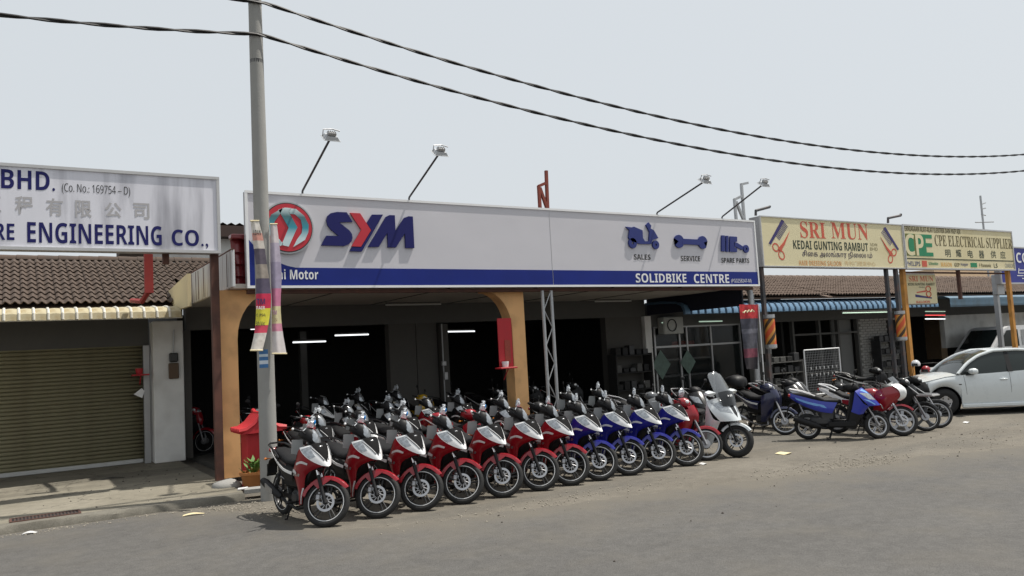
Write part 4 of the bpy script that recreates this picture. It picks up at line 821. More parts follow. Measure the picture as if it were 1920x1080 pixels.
# salon glass front
gl = MB(); gl.box((19.3, 19.22, 1.35), (4.0, 0.012, 2.5)); fo = MB()
for x in (17.35, 18.42, 18.75, 19.85, 21.25): fo.box((x, 19.2, 1.35), (0.06, 0.06, 2.5))
for z in (0.14, 1.95, 2.58): fo.box((19.3, 19.197, z), (3.9, 0.05, 0.06))
gf = fo.build('shopfront_frame', m_alu2, S3, smooth=False); gl.build('glass_pane', m_glass, gf, smooth=False)
for u, v, s_ in ((1240, 670, 0.3), (1290, 665, 0.26)):
    p = gy(u, v+14, 19.15); b = MB(); b.hull([(p.x+dx*s_*1.3, 19.14+dy, p.z+dz*s_*1.3) for dx, dz in ((-1, 0), (0, -1.2), (1, 0), (0, 1.2)) for dy in (0, 0.006)]); b.build('window_poster', mat('green_poster', lin((92, 112, 102)), 0.6, var=0.6, scale=9), S3, smooth=False)
p = gy(1285, 645, 19.5); b = MB(); b.box((p.x, 19.6, p.z), (1.0, 0.02, 0.2)); b.build('red_notice', mat('red_notice', lin((170, 70, 60)), 0.6, var=0.3, scale=12), S3, smooth=False)
b = MB(); b.box((19.3, 20.4, 1.5), (3.2, 0.4, 0.05)); b.box((19.3, 20.4, 0.95), (3.2, 0.4, 0.05)); b.box((19.3, 20.4, 1.95), (3.2, 0.4, 0.05)); b.build('shelf', m_alu2, S3, smooth=False)
b = MB(); b.rbox((17.9, 19.0, 2.62), (0.85, 0.32, 0.55), 0.03); ac = b.build('air_conditioner', mat('aircon_case', (0.4, 0.4, 0.37), 0.6), S3, smooth=False)
b = MB(); b.lathe([(0.2, 0), (0.2, -0.012), (0.17, -0.012), (0.17, 0)], (17.8, 18.83, 2.62), n=24, closed=True); b.build('fan_grille', m_black, ac)
b = MB(); b.rbox((21.85, 18.9, 1.5), (0.62, 0.5, 2.9), 0.01); b.build('pillar', m_conc2, S3, smooth=False)
for q0, q1, lab in (((1241, 605), (1276, 605), 'shorter greenish lit tube above the salon glass door'), ((1311, 603), (1354, 602), 'longer greenish lit tube above the salon window')):
    tube_lamp(gy(*q0, 18.9), gy(*q1, 18.9), lab, m_tubeg)
# electrical shop front: painted brick wall in real bricks, door opening, frames
bx0, bx1 = 28.0, 31.2
wb = MB(); wb.box(((bx0+bx1)/2, 19.42, 1.5), (bx1-bx0, 0.16, 2.8)); wo = wb.build('brick_wall', m_mortar, S4, smooth=False)
bk = MB(); bk.rbox((0, 0, 0), (0.29, 0.05, 0.085), 0.008); bm_ = bk.mesh('brick'); bm_.materials.append(m_brick)
for j in range(26):
    for i in range(10):
        xx = bx0+0.16+i*0.31+(0.155 if j % 2 else 0)
        if xx+0.15 > bx1 or (29.9 < xx < 31.0 and 12 < j < 23): continue
        o = link('brick', bm_, wo); o.location = (xx, 19.335+random.uniform(-.004, .004), 0.2+j*0.102)
b = MB(); b.box((30.4, 19.31, 1.95), (1.0, 0.02, 1.1)); b.build('window', m_inner, S4, smooth=False)
b = MB()
for x in (24.1, 25.6, 26.7, 27.9): b.box((x, 19.3, 1.4), (0.1, 0.14, 2.6))
for z in (2.1,): b.box((26, 19.28, z), (3.8, 0.08, 0.07))
b.build('door_frame', m_dwall, S4, smooth=False)
b = MB(); b.box((27.2, 19.5, 1.35), (1.2, 0.06, 2.5)); b.build('door', mat('dull_door', (0.16, 0.16, 0.155), 0.7), S4, smooth=False)
b = MB(); b.box((38, 19.4, 1.9), (8, 0.2, 1.4)); b.build('wall', m_wwall, S4, smooth=False)
for q0, q1, y, mm, lab in (((1580, 587), (1672, 585), 17.0, m_tubeg, 'long pale tube light under the blue awning'), ((1735, 584), (1772, 584), 17.5, m_tubeg, 'green lit neon tube, topmost of three under the awning'), ((1735, 591), (1772, 591), 17.5, m_tuber, 'red lit neon tube between green and white ones'), ((1735, 598), (1772, 598), 17.5, m_tube, 'white lit neon tube, lowest of three under the awning')):
    tube_lamp(gy(*q0, y), gy(*q1, y), lab, mm, 0.018)
q_ = gy(1752, 520, 26.0); b = MB(); b.box((q_.x+7, 27, 2.9), (14, 2, 5.2)); b.build('rear_building', m_beige, None, smooth=False, label='plain beige building behind the tiled roof of the electrical shop', category='building')
# ------------------------------------------------------------------ signs
m_signw = mat('white_sign_face', (0.57, 0.56, 0.595), 0.5, var=0.05, scale=1.4, stretch=(0.5, 1, 1), bump=0.3, bscale=1.1)
m_signd = mat('stained_sign_face', (0.70, 0.70, 0.76), 0.6, var=0.12, scale=2.2, stretch=(2.2, 1, 0.25), stain=(0.30, 0.30, 0.34), stain_amt=1.0, stain_scale=1.5)
m_signb = mat('blue_sign_band', lin((12, 34, 118)), 0.4, var=0.25, scale=1.5, spec=0.3)
m_ltr = mat('navy_letters', lin((26, 28, 92)), 0.5, var=0.05, spec=0.25)
m_ltrw = mat('white_letters', (0.75, 0.75, 0.76), 0.5, var=0.03)
m_ltrr = mat('red_letters', lin((186, 36, 52)), 0.45, var=0.05)
m_ltrk = mat('black_letters', (0.02, 0.02, 0.02), 0.5, var=0.05)
m_ltrf = mat('faded_letters', (0.42, 0.41, 0.42), 0.7, var=0.1)
m_ltro = mat('orange_letters', lin((196, 88, 66)), 0.6, var=0.06)
m_ltrg = mat('green_letters', lin((34, 128, 88)), 0.6, var=0.06)
m_ltrd = mat('dark_green_letters', lin((44, 56, 40)), 0.6, var=0.08)
m_ltrbr = mat('brown_letters', lin((96, 86, 52)), 0.6, var=0.1)
m_signy = mat('cream_sign_face', lin((216, 206, 168)), 0.6, var=0.06, scale=1.2, stain=lin((196, 180, 132)), stain_amt=0.6, stain_scale=0.7)
m_frame = mat('sign_frame', (0.5, 0.5, 0.5), 0.5, metal=0.3, var=0.1)
YS = 14.6
def signbox(name, label, x0, x1, z0, z1, y, depth, face, fw=0.05, frm=None):
    t = thing(name, label, 'sign', ((x0+x1)/2, y, z0)); t.location = (0, 0, 0)
    b = MB(); b.box(((x0+x1)/2, y+depth/2+0.012, (z0+z1)/2), (x1-x0-0.02, depth, z1-z0-0.02)); b.build('box', mat('sign_back', (0.35, 0.35, 0.36), 0.6), t, smooth=False)
    b = MB(); b.box(((x0+x1)/2, y+0.003, (z0+z1)/2), (x1-x0-fw, 0.016, z1-z0-fw)); fo = b.build('face', face, t, smooth=False)
    b = MB()
    for z in (z0+fw/2, z1-fw/2): b.box(((x0+x1)/2, y-0.004, z), (x1-x0, 0.05, fw))
    for x in (x0+fw/2, x1-fw/2): b.box((x, y-0.003, (z0+z1)/2), (fw, 0.048, z1-z0-2*fw))
    b.build('frame', frm or m_frame, t, smooth=False)
    return t, fo
def txt(parent, s, box, y, m, bold=0.0, spacing=1.0, name='lettering', slant=0.0, kind=None):
    """box = photo pixels (left, top, right, bottom) of the writing"""
    s = alpha(s, kind or ('b' if bold else 's')); bold = 0.0 if ord(s[0]) > 0x1D000 else bold
    l, tp, r, bt = box; a = gy(l, (tp+bt)/2, YS); c = gy(r, (tp+bt)/2, YS); xm = (l+r)/2
    zt, zb = gy(xm, tp, YS).z, gy(xm, bt, YS).z
    b = MB(); put_text(b, s, a.x, c.x, zb, zt, y, bold, spacing, slant=slant); return b.build(name, m, parent, smooth=False)
# --- left sign
t, fo = signbox('engineering_sign', 'long weathered white sign board reading ENGINEERING CO in navy letters', -8.0, 3.17, 4.07, 5.44, YS, 0.28, m_signd)
yy = YS-0.0085
txt(t, 'BHD.', (2, 320, 103, 356), yy, m_ltr, 0.03); txt(t, '(Co. No.: 169754 – D)', (116, 347, 244, 367), yy, m_ltrk, 0.0)
for ch, l, r, tp, bt in (('工', -25, 2, 368, 398), ('程', 28, 62, 368, 402), ('有', 86, 118, 372, 405), ('限', 141, 172, 376, 408), ('公', 196, 228, 380, 408), ('司', 250, 280, 381, 411)): txt(t, ch, (l, tp, r, bt), yy, m_ltrf, 0.02)
txt(t, 'RE', (-10, 419, 27, 450), yy, m_ltr, 0.03); txt(t, 'ENGINEERING', (51, 420, 303, 458), yy, m_ltr, 0.03); txt(t, 'CO.,', (322, 431, 390, 466), yy, m_ltr, 0.03)
b = MB(); b.box((3.10, 14.82, 2.1), (0.13, 0.13, 4.0)); b.box((2.3, 14.85, 4.0), (0.1, 0.1, 0.2)); b.build('rusty_post', m_rust, t, smooth=False)
a0 = gy(278, 478, 15.5); b = MB(); b.box((a0.x, 15.5, 3.86), (0.14, 0.1, 0.8)); b.tube([(a0.x, 15.5, 3.5), (a0.x-0.05, 16.0, 3.35), (a0.x-0.1, 17.0, 3.45)], 0.05, 6); b.build('red_bracket', mat('red_oxide_steel', lin((150, 50, 46)), 0.7, var=0.3), t, smooth=False)
# --- middle sign
t, fo = signbox('motorcycle_shop_sign', 'very long white sign board with blue band reading SYM and SOLIDBIKE CENTRE', 3.61, 17.06, 3.45, 5.23, YS, 0.14, m_signw, 0.045, m_white)
SYM = t
for x0, x1 in ((3.66, 10.30), (10.32, 17.01)):
    b = MB(); b.box(((x0+x1)/2, YS-0.009, 3.665), (x1-x0, 0.012, 0.33)); b.build('blue_band', m_signb, t, smooth=False)
b = MB(); b.poly([(3.66, 3.83), (3.66, 4.33), (3.75, 4.22), (3.90, 4.07), (4.1, 3.95), (4.35, 3.86), (4.5, 3.83)], 0.005, 0.012, lambda u, v, w: (u, YS-w, v)); b.build('blue_corner', m_signb, t, smooth=False)
b = MB(); b.box((10.31, YS-0.006, 4.32), (0.006, 0.008, 1.7)); b.build('panel_joint', m_frame, t, smooth=False)
txt(t, 'Hai Motor', (507, 505, 596, 524), YS-0.02, m_ltrw, 0.02); txt(t, 'SOLIDBIKE', (1191, 513, 1286, 530), YS-0.02, m_ltrw, 0.02); txt(t, 'CENTRE', (1300, 514, 1366, 531), YS-0.02, m_ltrw, 0.02); txt(t, '(PG0258247-M)', (1370, 523, 1408, 532), YS-0.02, m_ltrw)
def zp(u, v, ox, oy, k): p = gy(ox+u/k, oy+v/k, YS); return (p.x, p.z)
fr = lambda u, v, w: (u, YS-w, v)
Z6 = lambda L: [zp(u, v, 500, 370, 6.4) for u, v in L]
b = MB(); b.poly(Z6([(835, 180), (950, 185), (1022, 300), (860, 305), (980, 400), (1010, 440), (1020, 490), (1008, 530), (975, 568), (920, 588), (645, 580), (710, 465), (855, 468), (760, 390), (722, 340), (708, 280), (720, 230), (760, 195)]), 0.01, 0.052, fr); b.build('letter_s', m_ltr, t, smooth=False)
b = MB(); b.poly(Z6([(1255, 212), (1385, 212), (1130, 655), (985, 650), (1018, 598), (1124, 600), (1247, 400), (1190, 312)]), 0.01, 0.052, fr); yo = b.build('letter_y', m_ltr, t, smooth=False)
b = MB(); b.poly(Z6([(990, 192), (1110, 197), (1240, 400), (1120, 597), (1010, 592), (1125, 395)]), 0.01, 0.056, fr); b.build('chevron', m_ltrr, yo, smooth=False)
b = MB(); b.poly(Z6([(1205, 600), (1420, 240), (1460, 218), (1525, 220), (1535, 410), (1640, 250), (1690, 232), (1742, 235), (1760, 612), (1655, 612), (1648, 435), (1540, 605), (1445, 605), (1437, 430), (1335, 598)]), 0.01, 0.052, fr); b.build('letter_m', m_ltr, t, smooth=False)
rr = (zp(300, 62, 500, 370, 6.4)[1]-zp(300, 685, 500, 370, 6.4)[1])/2; cz = (zp(300, 62, 500, 370, 6.4)[1]+zp(300, 685, 500, 370, 6.4)[1])/2; cx = zp(550, 390, 500, 370, 6.4)[0]-rr
b = MB(); b.lathe([(0, -0.07), (rr, -0.07), (rr, 0.0), (0, 0.0)], (cx, YS-0.01, cz), n=48); eo = b.build('emblem', m_gal, t)
b = MB(); b.lathe([(rr*0.905, -0.078), (rr*0.945, -0.078), (rr*0.945, -0.07), (rr*0.905, -0.07)], (cx, YS-0.01, cz), n=48, closed=True); b.build('emblem_ring', m_ltrk, eo)
b = MB(); b.lathe([(0, -0.012), (rr*0.91, -0.012), (rr*0.91, 0.0), (0, 0.0)], (cx, YS-0.0805, cz), n=48); b.build('emblem_disc', m_ltrr, eo)
def teal_mat():
    m = bpy.data.materials.new('teal_silver'); m.use_nodes = True; n = m.node_tree.nodes; L = m.node_tree.links; b = n['Principled BSDF']; b.inputs['Roughness'].default_value = 0.45
    tc = n.new('ShaderNodeTexCoord'); sp = n.new('ShaderNodeSeparateXYZ'); L.new(tc.outputs['Generated'], sp.inputs[0]); r = n.new('ShaderNodeValToRGB'); e = r.color_ramp.elements
    e[0].position = 0.0; e[0].color = (*lin((196, 216, 220)), 1); e[1].position = 1.0; e[1].color = (*lin((206, 224, 226)), 1); q = e.new(0.22); q.color = (*lin((196, 216, 220)), 1); q = e.new(0.5); q.color = (*lin((42, 142, 160)), 1); q = e.new(0.78); q.color = (*lin((70, 110, 116)), 1)
    L.new(sp.outputs[2], r.inputs[0]); L.new(r.outputs[0], b.inputs['Base Color']); return m
m_teal = teal_mat()
for L_ in ([(120, 160), (200, 135), (275, 140), (245, 185), (350, 370), (245, 600), (160, 580), (245, 375)], [(245, 180), (265, 145), (330, 150), (430, 230), (485, 340), (480, 430), (440, 520), (300, 605), (345, 515), (400, 440), (410, 370), (390, 280), (320, 215), (265, 210)]):
    b = MB(); b.poly(Z6(L_), 0.094, 0.102, fr); b.build('emblem_stroke', m_teal, eo, smooth=False)
b = MB(); b.poly([(2*cx-u, 2*cz-v) for u, v in Z6([(300, 175), (330, 150), (430, 230), (485, 340), (480, 430), (440, 520), (300, 605), (345, 515), (400, 440), (410, 370), (390, 280), (340, 225)])], 0.094, 0.102, fr); b.build('emblem_stroke', m_teal, eo, smooth=False)
Z4 = lambda L: [zp(u, v, 1100, 310, 4.0) for u, v in L]
m_icon = mat('icon_blue', lin((28, 42, 112)), 0.5, var=0.05)
b = MB(); b.poly(Z4([(283, 462), (330, 468), (345, 462), (410, 490), (412, 545), (428, 572), (458, 572), (462, 500), (435, 450), (455, 430), (475, 455), (470, 475), (495, 490), (528, 548), (485, 562), (475, 592), (395, 592), (330, 572), (305, 545), (312, 490)]), 0.01, 0.05, fr); io = b.build('scooter_icon', m_icon, t, smooth=False)
for (u, v), r_ in (((337, 585), 0.10), ((510, 598), 0.085)):
    c = zp(u, v, 1100, 310, 4.0); b = MB(); b.lathe([(r_*0.35, -0.05), (r_*1.25, -0.05), (r_*1.25, -0.01), (r_*0.35, -0.01)], (c[0], YS, c[1]), n=24, closed=True); b.build('icon_wheel', m_icon, io)
c1 = zp(685, 572, 1100, 310, 4); c2 = zp(862, 580, 1100, 310, 4); P = []; Rw_ = 0.165
for a in range(-150, 151, 15): P.append((c2[0]+Rw_*math.cos(rad(180-a-20)), c2[1]+Rw_*math.sin(rad(180-a-20))))
head2 = P; P2 = [(c2[0]+0.02, c2[1]-0.03)]
b = MB(); b.poly(head2[::-1]+[(c2[0]+0.03, c2[1]-0.0)], 0.01, 0.05, fr)
h1 = [(c1[0]+Rw_*math.cos(rad(a+20)), c1[1]+Rw_*math.sin(rad(a+20))) for a in range(-165, 136, 15)]; b.poly(h1+[(c1[0]-0.03, c1[1])], 0.01, 0.05, fr)
b.poly([(c1[0]+0.1, c1[1]-0.07), (c2[0]-0.1, c2[1]-0.07), (c2[0]-0.1, c2[1]+0.07), (c1[0]+0.1, c1[1]+0.07)], 0.01, 0.052, fr); b.build('wrench_icon', m_icon, t, smooth=False)
for L_ in ([(1003, 527), (1027, 528), (1027, 648), (1003, 646)], [(1037, 530), (1053, 531), (1053, 650), (1037, 649)], [(1065, 534), (1118, 538), (1118, 575), (1100, 575), (1100, 620), (1118, 622), (1118, 652), (1065, 650)], [(1096, 578), (1118, 582), (1165, 612), (1158, 636), (1096, 606)]):
    b = MB(); b.poly(Z4(L_), 0.01, 0.05, fr); b.build('piston_icon', m_icon, t, smooth=False)
c = zp(1187, 628, 1100, 310, 4); b = MB(); b.lathe([(0.035, -0.052), (0.105, -0.052), (0.105, -0.01), (0.035, -0.01)], (c[0], YS, c[1]), n=24, closed=True); b.build('piston_icon', m_icon, t)
txt(t, 'SALES', (1188, 477, 1219, 487), YS-0.014, m_ltrk, 0.03); txt(t, 'SERVICE', (1276, 480, 1312, 490), YS-0.014, m_ltrk, 0.03); txt(t, 'SPARE PARTS', (1352, 484, 1404, 493), YS-0.014, m_ltrk, 0.03)
b = MB(); b.box((10.3, 14.78, 3.40), (13.3, 0.12, 0.07)); b.build('carrier_beam', m_rust, t, smooth=False)
# lattice post carrying the sign
b = MB(); b.tube([(10.08, 14.72, 0.1), (10.08, 14.72, 3.38)], 0.038, 8); b.tube([(10.32, 14.72, 0.1), (10.32, 14.72, 3.38)], 0.038, 8); lp = b.build('lattice_post', m_gal, None, label='galvanised lattice post holding up the long white sign', category='post')
for i in range(8):
    z = 0.15+i*0.4; s_ = 1 if i % 2 else -1; b = MB(); b.tube([(10.2-0.1*s_, 14.72, z), (10.2+0.1*s_, 14.72, z+0.4)], 0.013, 6); b.build('brace', m_gal, lp)
# floodlights on arms
ordn = ['above the round emblem', 'above the letter M', 'above the wrench icon', 'above the piston icon']
for k, (b0, l0) in enumerate((((567, 358), (618, 262)), ((767, 373), (822, 290)), ((1232, 404), (1318, 342)), ((1354, 411), (1428, 348)))):
    B = gy(*b0, YS+0.05); L_ = gx(*l0, B.x); t = thing('floodlight', 'floodlight on a thin black arm %s of the long sign' % ordn[k], 'floodlight', (B.x, YS+0.05, 5.2), 0, 'floodlights above the long white sign'); D = L_-Vector((B.x, YS+0.05, 5.2))
    b = MB(); b.tube([(0, 0, -0.25), (0, 0, 0.08), (0, -0.02, 0.10), tuple(D)], 0.02, 8); b.build('arm', m_steel, t)
    h = MB(); M_ = Matrix.Translation(D+Vector((0.0, -0.06, 0.01))) @ Matrix.Rotation(rad(38), 4, 'X') @ Matrix.Scale(0.62, 4)
    h.hull([Vector((sx*0.15, sy*0.11, 0.09)) for sx in (-1, 1) for sy in (-1, 1)]+[Vector((sx*0.22, sy*0.16, 0.0)) for sx in (-1, 1) for sy in (-1, 1)], M_); h.rbox((0, 0, -0.008), (0.48, 0.36, 0.014), 0.004, M_); ho = h.build('lamp_housing', m_gal, t, smooth=False)
    f = MB(); f.rbox((0, 0.0, 0.14), (0.24, 0.14, 0.09), 0.01, M_)
    for q in range(4): f.box((-0.09+q*0.06, 0, 0.195), (0.008, 0.12, 0.03), M_)
    f.build('gear_box', m_alu2, ho, smooth=False)
    y_ = MB(); y_.tube([(M_ @ Vector((-0.23, 0.02, 0.03))), (M_ @ Vector((-0.24, 0.05, 0.22))), (M_ @ Vector((0.0, 0.06, 0.25)))], 0.01, 6); y_.tube([(M_ @ Vector((0.0, 0.06, 0.25))), (M_ @ Vector((0.23, 0.03, 0.22)))], 0.01, 6); y_.build('yoke', m_alu, ho)
# brackets standing up behind the sign
def upright(pts, m, label, Y):
    b = MB()
    for q in pts: b.tube([gy(u, v, Y) for u, v in q], 0.045, 4)
    return tag(b.build('steel_bracket', m, None, smooth=False), label, 'bracket')
upright([[(1024, 320), (1027, 400)], [(1010, 348), (1013, 400)], [(1010, 349), (1024, 343)], [(1012, 352), (1026, 392)]], mat('red_rust_steel', lin((126, 60, 48)), 0.8, var=0.3), 'rusty red steel bracket sticking up behind the middle of the long sign', 15.0)
upright([[(1390, 346), (1396, 420)], [(1377, 373), (1381, 420)], [(1377, 374), (1390, 368)], [(1380, 378), (1394, 412)], [(1389, 346), (1402, 343)]], m_gal, 'grey steel bracket sticking up behind the right end of the long sign', 15.0)
# --- salon sign
t, fo = signbox('salon_sign', 'cream sign board reading SRI MUN with combs and scissors', 17.28, 23.86, 3.98, 5.38, YS, 0.36, m_signy, 0.03)
yy = YS-0.0085; Z8 = lambda L: [zp(u, v, 1480, 400, 8.727) for u, v in L]
def stroke(b, L_, w, n0=0.008, n1=0.014, Z=Z8):
    P = [Vector((*p, 0)) for p in Z(L_)]; b.tube([Vector((p.x, YS-0.011, p.y)) for p in P], w, 4, M=None)
def stroke2(b, P, w):
    P = [Vector((p[0], p[1])) for p in P]; L1 = []; L2 = []
    for i, p in enumerate(P):
        d = (P[min(i+1, len(P)-1)]-P[max(i-1, 0)]).normalized(); n_ = Vector((-d.y, d.x)); L1.append(p+n_*w); L2.append(p-n_*w)
    b.grid([[Vector((q.x, yy, q.y)) for q in L1], [Vector((q.x, yy, q.y)) for q in L2]])
txt(t, 'SRI', (1500, 416, 1547, 447), yy, m_ltro, 0.01, kind='r'); txt(t, 'MUN', (1558, 419, 1627, 449), yy, m_ltro, 0.01, kind='r')
txt(t, 'KEDAI GUNTING RAMBUT', (1487, 453, 1627, 469), yy, m_ltrd, 0.03); txt(t, 'SDN', (1631, 456, 1644, 461.5), yy, m_ltrbr); txt(t, 'BHD', (1631, 464, 1645, 470), yy, m_ltrbr)
txt(t, 'சிகை அலங்கார நிலையம்'.replace('கை', 'ைக').replace('லை', 'ைல'), (1504, 471, 1635, 486), yy, mat('purple_letters', lin((52, 40, 70)), 0.6), 0.01)
txt(t, 'HAIR DRESSING SALOON', (1498, 489, 1577, 498.5), yy, mat('pale_orange_letters', lin((204, 150, 96)), 0.6), 0.03); txt(t, '秀利门理发中心', (1583, 490, 1641, 498.5), yy, mat('pale_cream_letters', lin((206, 178, 130)), 0.6))
for mir in (0, 1):
    mx_ = (lambda L: L) if not mir else None
    f = (lambda u, v: zp(u, v, 1480, 400, 8.727)) if not mir else (lambda u, v: (lambda p: (17.28+23.86-p[0]+0.02, p[1]+0.03))(zp(u, v, 1480, 400, 8.727)))
    b = MB(); b.poly([f(*q) for q in ((1535, 245), (1565, 222), (1790, 588), (1764, 602))], 0.008, 0.014, fr)
    co = b.build('comb_picture', mat('comb_blue', lin((54, 48, 104)), 0.6), t, smooth=False); b = MB()
    for i in range(12): stroke2(b, [f(1545+i*12.4, 255+i*18.5), f(1502+i*12.4, 325+i*18.5)], 0.012)
    b.build('comb_teeth', mat('comb_blue', lin((54, 48, 104)), 0.6), co, smooth=False)
    b = MB(); b.poly([f(*q) for q in ((1485, 385), (1545, 500), (1610, 590), (1690, 660), (1660, 680), (1590, 600))], 0.008, 0.013, fr); b.poly([f(*q) for q in ((1487, 388), (1600, 560), (1680, 650), (1650, 700), (1600, 600))], 0.008, 0.0145, fr)
    for u, v, r1, r2 in ((1708, 640, 38, 55), (1652, 748, 36, 62)):
        stroke2(b, [f(u+r1*math.cos(k*PI/8), v+r2*math.sin(k*PI/8)) for k in range(17)], 0.022)
    b.build('scissors_picture', m_ltro, t, smooth=False)
for x, lab in ((17.36, ''), (23.05, '')):
    b = MB(); b.box((x, 14.75, 2.05), (0.10, 0.10, 3.9)); b.build('post', m_steel, t, smooth=False)
b = MB(); b.box((23.55, 14.75, 2.05), (0.12, 0.10, 3.9)); b.build('post', m_steel, t, smooth=False)
for q in ([(1417, 404), (1417, 395), (1443, 388), (1443, 386)], [(1665, 418), (1665, 409), (1689, 404), (1689, 401)]):
    b = MB(); b.tube([gy(u, v, 14.85) for u, v in q], 0.04, 6); b.build('lamp_arm', m_steel, t)
# --- electrical sign
t, fo = signbox('electrical_sign', 'cream sign board reading CPE ELECTRICAL SUPPLIER', 23.90, 30.6, 3.97, 5.40, YS, 0.25, m_signy, 0.05)
txt(t, 'PERNIAGAAN ALAT-ALAT ELEKTRIK DAN PAIP AIR', (1693, 426.5, 1800, 436), yy, m_ltrbr, 0.01)
c0, c1_ = gy(1695, 459, YS), gy(1748, 459, YS); zt, zb = gy(1720, 439, YS).z, gy(1720, 480, YS).z
XL = lambda u: c0.x+(c1_.x-c0.x)*u
for u0, u1, m1 in ((0.0, 0.16, mat('olive_block', lin((104, 108, 54)), 0.6)), (0.16, 0.34, m_ltrg), (0.34, 0.42, mat('olive_block', lin((104, 108, 54)), 0.6)), (0.42, 0.66, m_ltrg)):
    b = MB(); b.box(((XL(u0)+XL(u1))/2, YS-0.007, (zt+zb)/2), (XL(u1)-XL(u0), 0.004, zt-zb)); b.build('logo_block', m1, t, smooth=False)
for ch, u0, u1, m1 in (('C', 0.03, 0.36, m_signy), ('P', 0.40, 0.68, m_signy), ('E', 0.63, 1.0, m_ltrg)):
    b = MB(); put_text(b, alpha(ch, 'b'), XL(u0), XL(u1), zb+(0 if ch == 'E' else 0.01), zt-(0 if ch == 'E' else 0.01), YS-(0.0105 if ch == 'E' else 0.013)); b.build('logo_letter', m1, t, smooth=False)
b = MB(); put_text(b, alpha('CPE ELECTRICAL SUPPLIER', 'r'), gy(1752, 450, YS).x, gy(1897, 457, YS).x, gy(1824, 464, YS).z, gy(1824, 444, YS).z, yy, 0.0)
b.build('lettering', m_ltrbr, t, smooth=False)
for ch, u, v in zip('明耀电器供应', (1777, 1797, 1819, 1840, 1862, 1880), (475, 475, 476, 477, 477, 478)): txt(t, ch, (u-5, v-7, u+5, v+7), yy, m_ltrd, 0.01)
a0, a1 = gy(1698, 484, YS), gy(1900, 490, YS); b = MB(); b.box(((a0.x+a1.x)/2, YS-0.006, (a0.z+a1.z)/2), (a1.x-a0.x, 0.008, 0.035)); b.build('rule', m_ltrd, t, smooth=False)
for s_, l, r, tp, bt, m1 in (('PHILIPS', 1699, 1725, 490, 499, mat('logo_navy', lin((70, 76, 110)), .6)), ('Schneider', 1741, 1759, 491, 497, m_ltrg), ('MASON', 1764, 1784, 492, 500, mat('logo_orange', lin((220, 170, 90)), .6)), ('GEP', 1789, 1799, 493, 500, m_ltrbr), ('Hager', 1801, 1815, 493, 500, mat('logo_navy', lin((70, 76, 110)), .6)), ('F Panasonic', 1836, 1858, 494, 501, m_ltrbr), ('LS', 1863, 1870, 494, 502, m_ltrd), ('CHASCHE', 1884, 1901, 494, 502, mat('logo_grey', lin((150, 150, 140)), .6))):
    txt(t, s_, (l, tp, r, bt), yy, m1, 0.01)
for l, r, tp, bt, m1 in ((1729, 1737, 489, 500, m_ltro), (1820, 1831, 493, 501, m_ltrg)):
    p0, p1 = gy(l, bt, YS), gy(r, tp, YS); b = MB(); b.box(((p0.x+p1.x)/2, YS-0.008, (p0.z+p1.z)/2), (p1.x-p0.x, 0.006, p1.z-p0.z)); b.build('logo_block', m1, t, smooth=False)
b = MB(); b.box((30.45, 14.8, 2.05), (0.16, 0.12, 3.9)); b.build('post', m_post, t, smooth=False)
b = MB(); b.box((24.0, 14.8, 2.05), (0.16, 0.12, 3.9)); b.build('post', m_post, t, smooth=False)
b = MB(); b.box((27.3, 14.85, 3.5), (0.1, 0.1, 1.0)); b.tube([(24.0, 14.9, 3.9), (30.4, 14.9, 3.9)], 0.03, 6); b.build('carrier', m_rust, t, smooth=False)
p = gy(1866, 535, 15.6); b = MB(); b.box((p.x, 15.6, 1.9), (0.15, 0.15, 3.6)); b.rbox((p.x, 15.5, 3.55), (0.5, 0.2, 0.75), 0.02); tag(b.build('grey_post', m_gal, None, smooth=False), 'grey steel post with a meter box below the electrical sign', 'post')
# --- blue sign at the far end, hanging salon box sign
t, fo = signbox('blue_sign', 'blue sign board with white writing beyond the electrical sign', 30.75, 38.0, 3.55, 4.95, 15.2, 0.2, mat('royal_blue_sign', lin((36, 44, 136)), 0.5, var=0.08), 0.05)
b = MB(); put_text(b, alpha('CCM', 'b'), gy(1905, 490, 15.2).x, gy(1940, 490, 15.2).x, gy(1915, 493, 15.2).z, gy(1915, 474, 15.2).z, 15.18, 0.0); b.build('lettering', m_ltrw, t, smooth=False)
b = MB(); put_text(b, '与', gy(1906, 515, 15.2).x, gy(1922, 515, 15.2).x, gy(1915, 523, 15.2).z, gy(1915, 503, 15.2).z, 15.18, 0.0); b.build('lettering', m_ltrw, t, smooth=False)
t = thing('hanging_sign', 'small cream box sign hanging below the cream signs, with red scissors', 'sign'); YH = 14.95
p0, p1 = gy(1699, 541, YH), gy(1756, 541, YH); zt, zb = gy(1720, 513, YH).z, gy(1720, 571, YH).z
b = MB(); b.rbox(((p0.x+p1.x)/2, YH+0.15, (zt+zb)/2), (p1.x-p0.x, 0.3, zt-zb), 0.02); b.build('box', m_gal, t, smooth=False)
b = MB(); b.box(((p0.x+p1.x)/2, YH-0.006, (zt+zb)/2), (p1.x-p0.x-0.06, 0.012, zt-zb-0.06)); b.build('face', m_signy, t, smooth=False)
b = MB(); W_ = p1.x-p0.x; put_text(b, alpha('SRI MUN', 'r'), p0.x+W_*0.1, p1.x-W_*0.1, zb+(zt-zb)*0.74, zb+(zt-zb)*0.92, YH-0.015, 0.0); b.build('lettering', m_ltro, t, smooth=False); b = MB(); put_text(b, alpha('SALOON', 'r'), p0.x+W_*0.27, p1.x-W_*0.27, zb+(zt-zb)*0.04, zb+(zt-zb)*0.12, YH-0.015, 0.03); b.build('lettering', m_ltro, t, smooth=False)
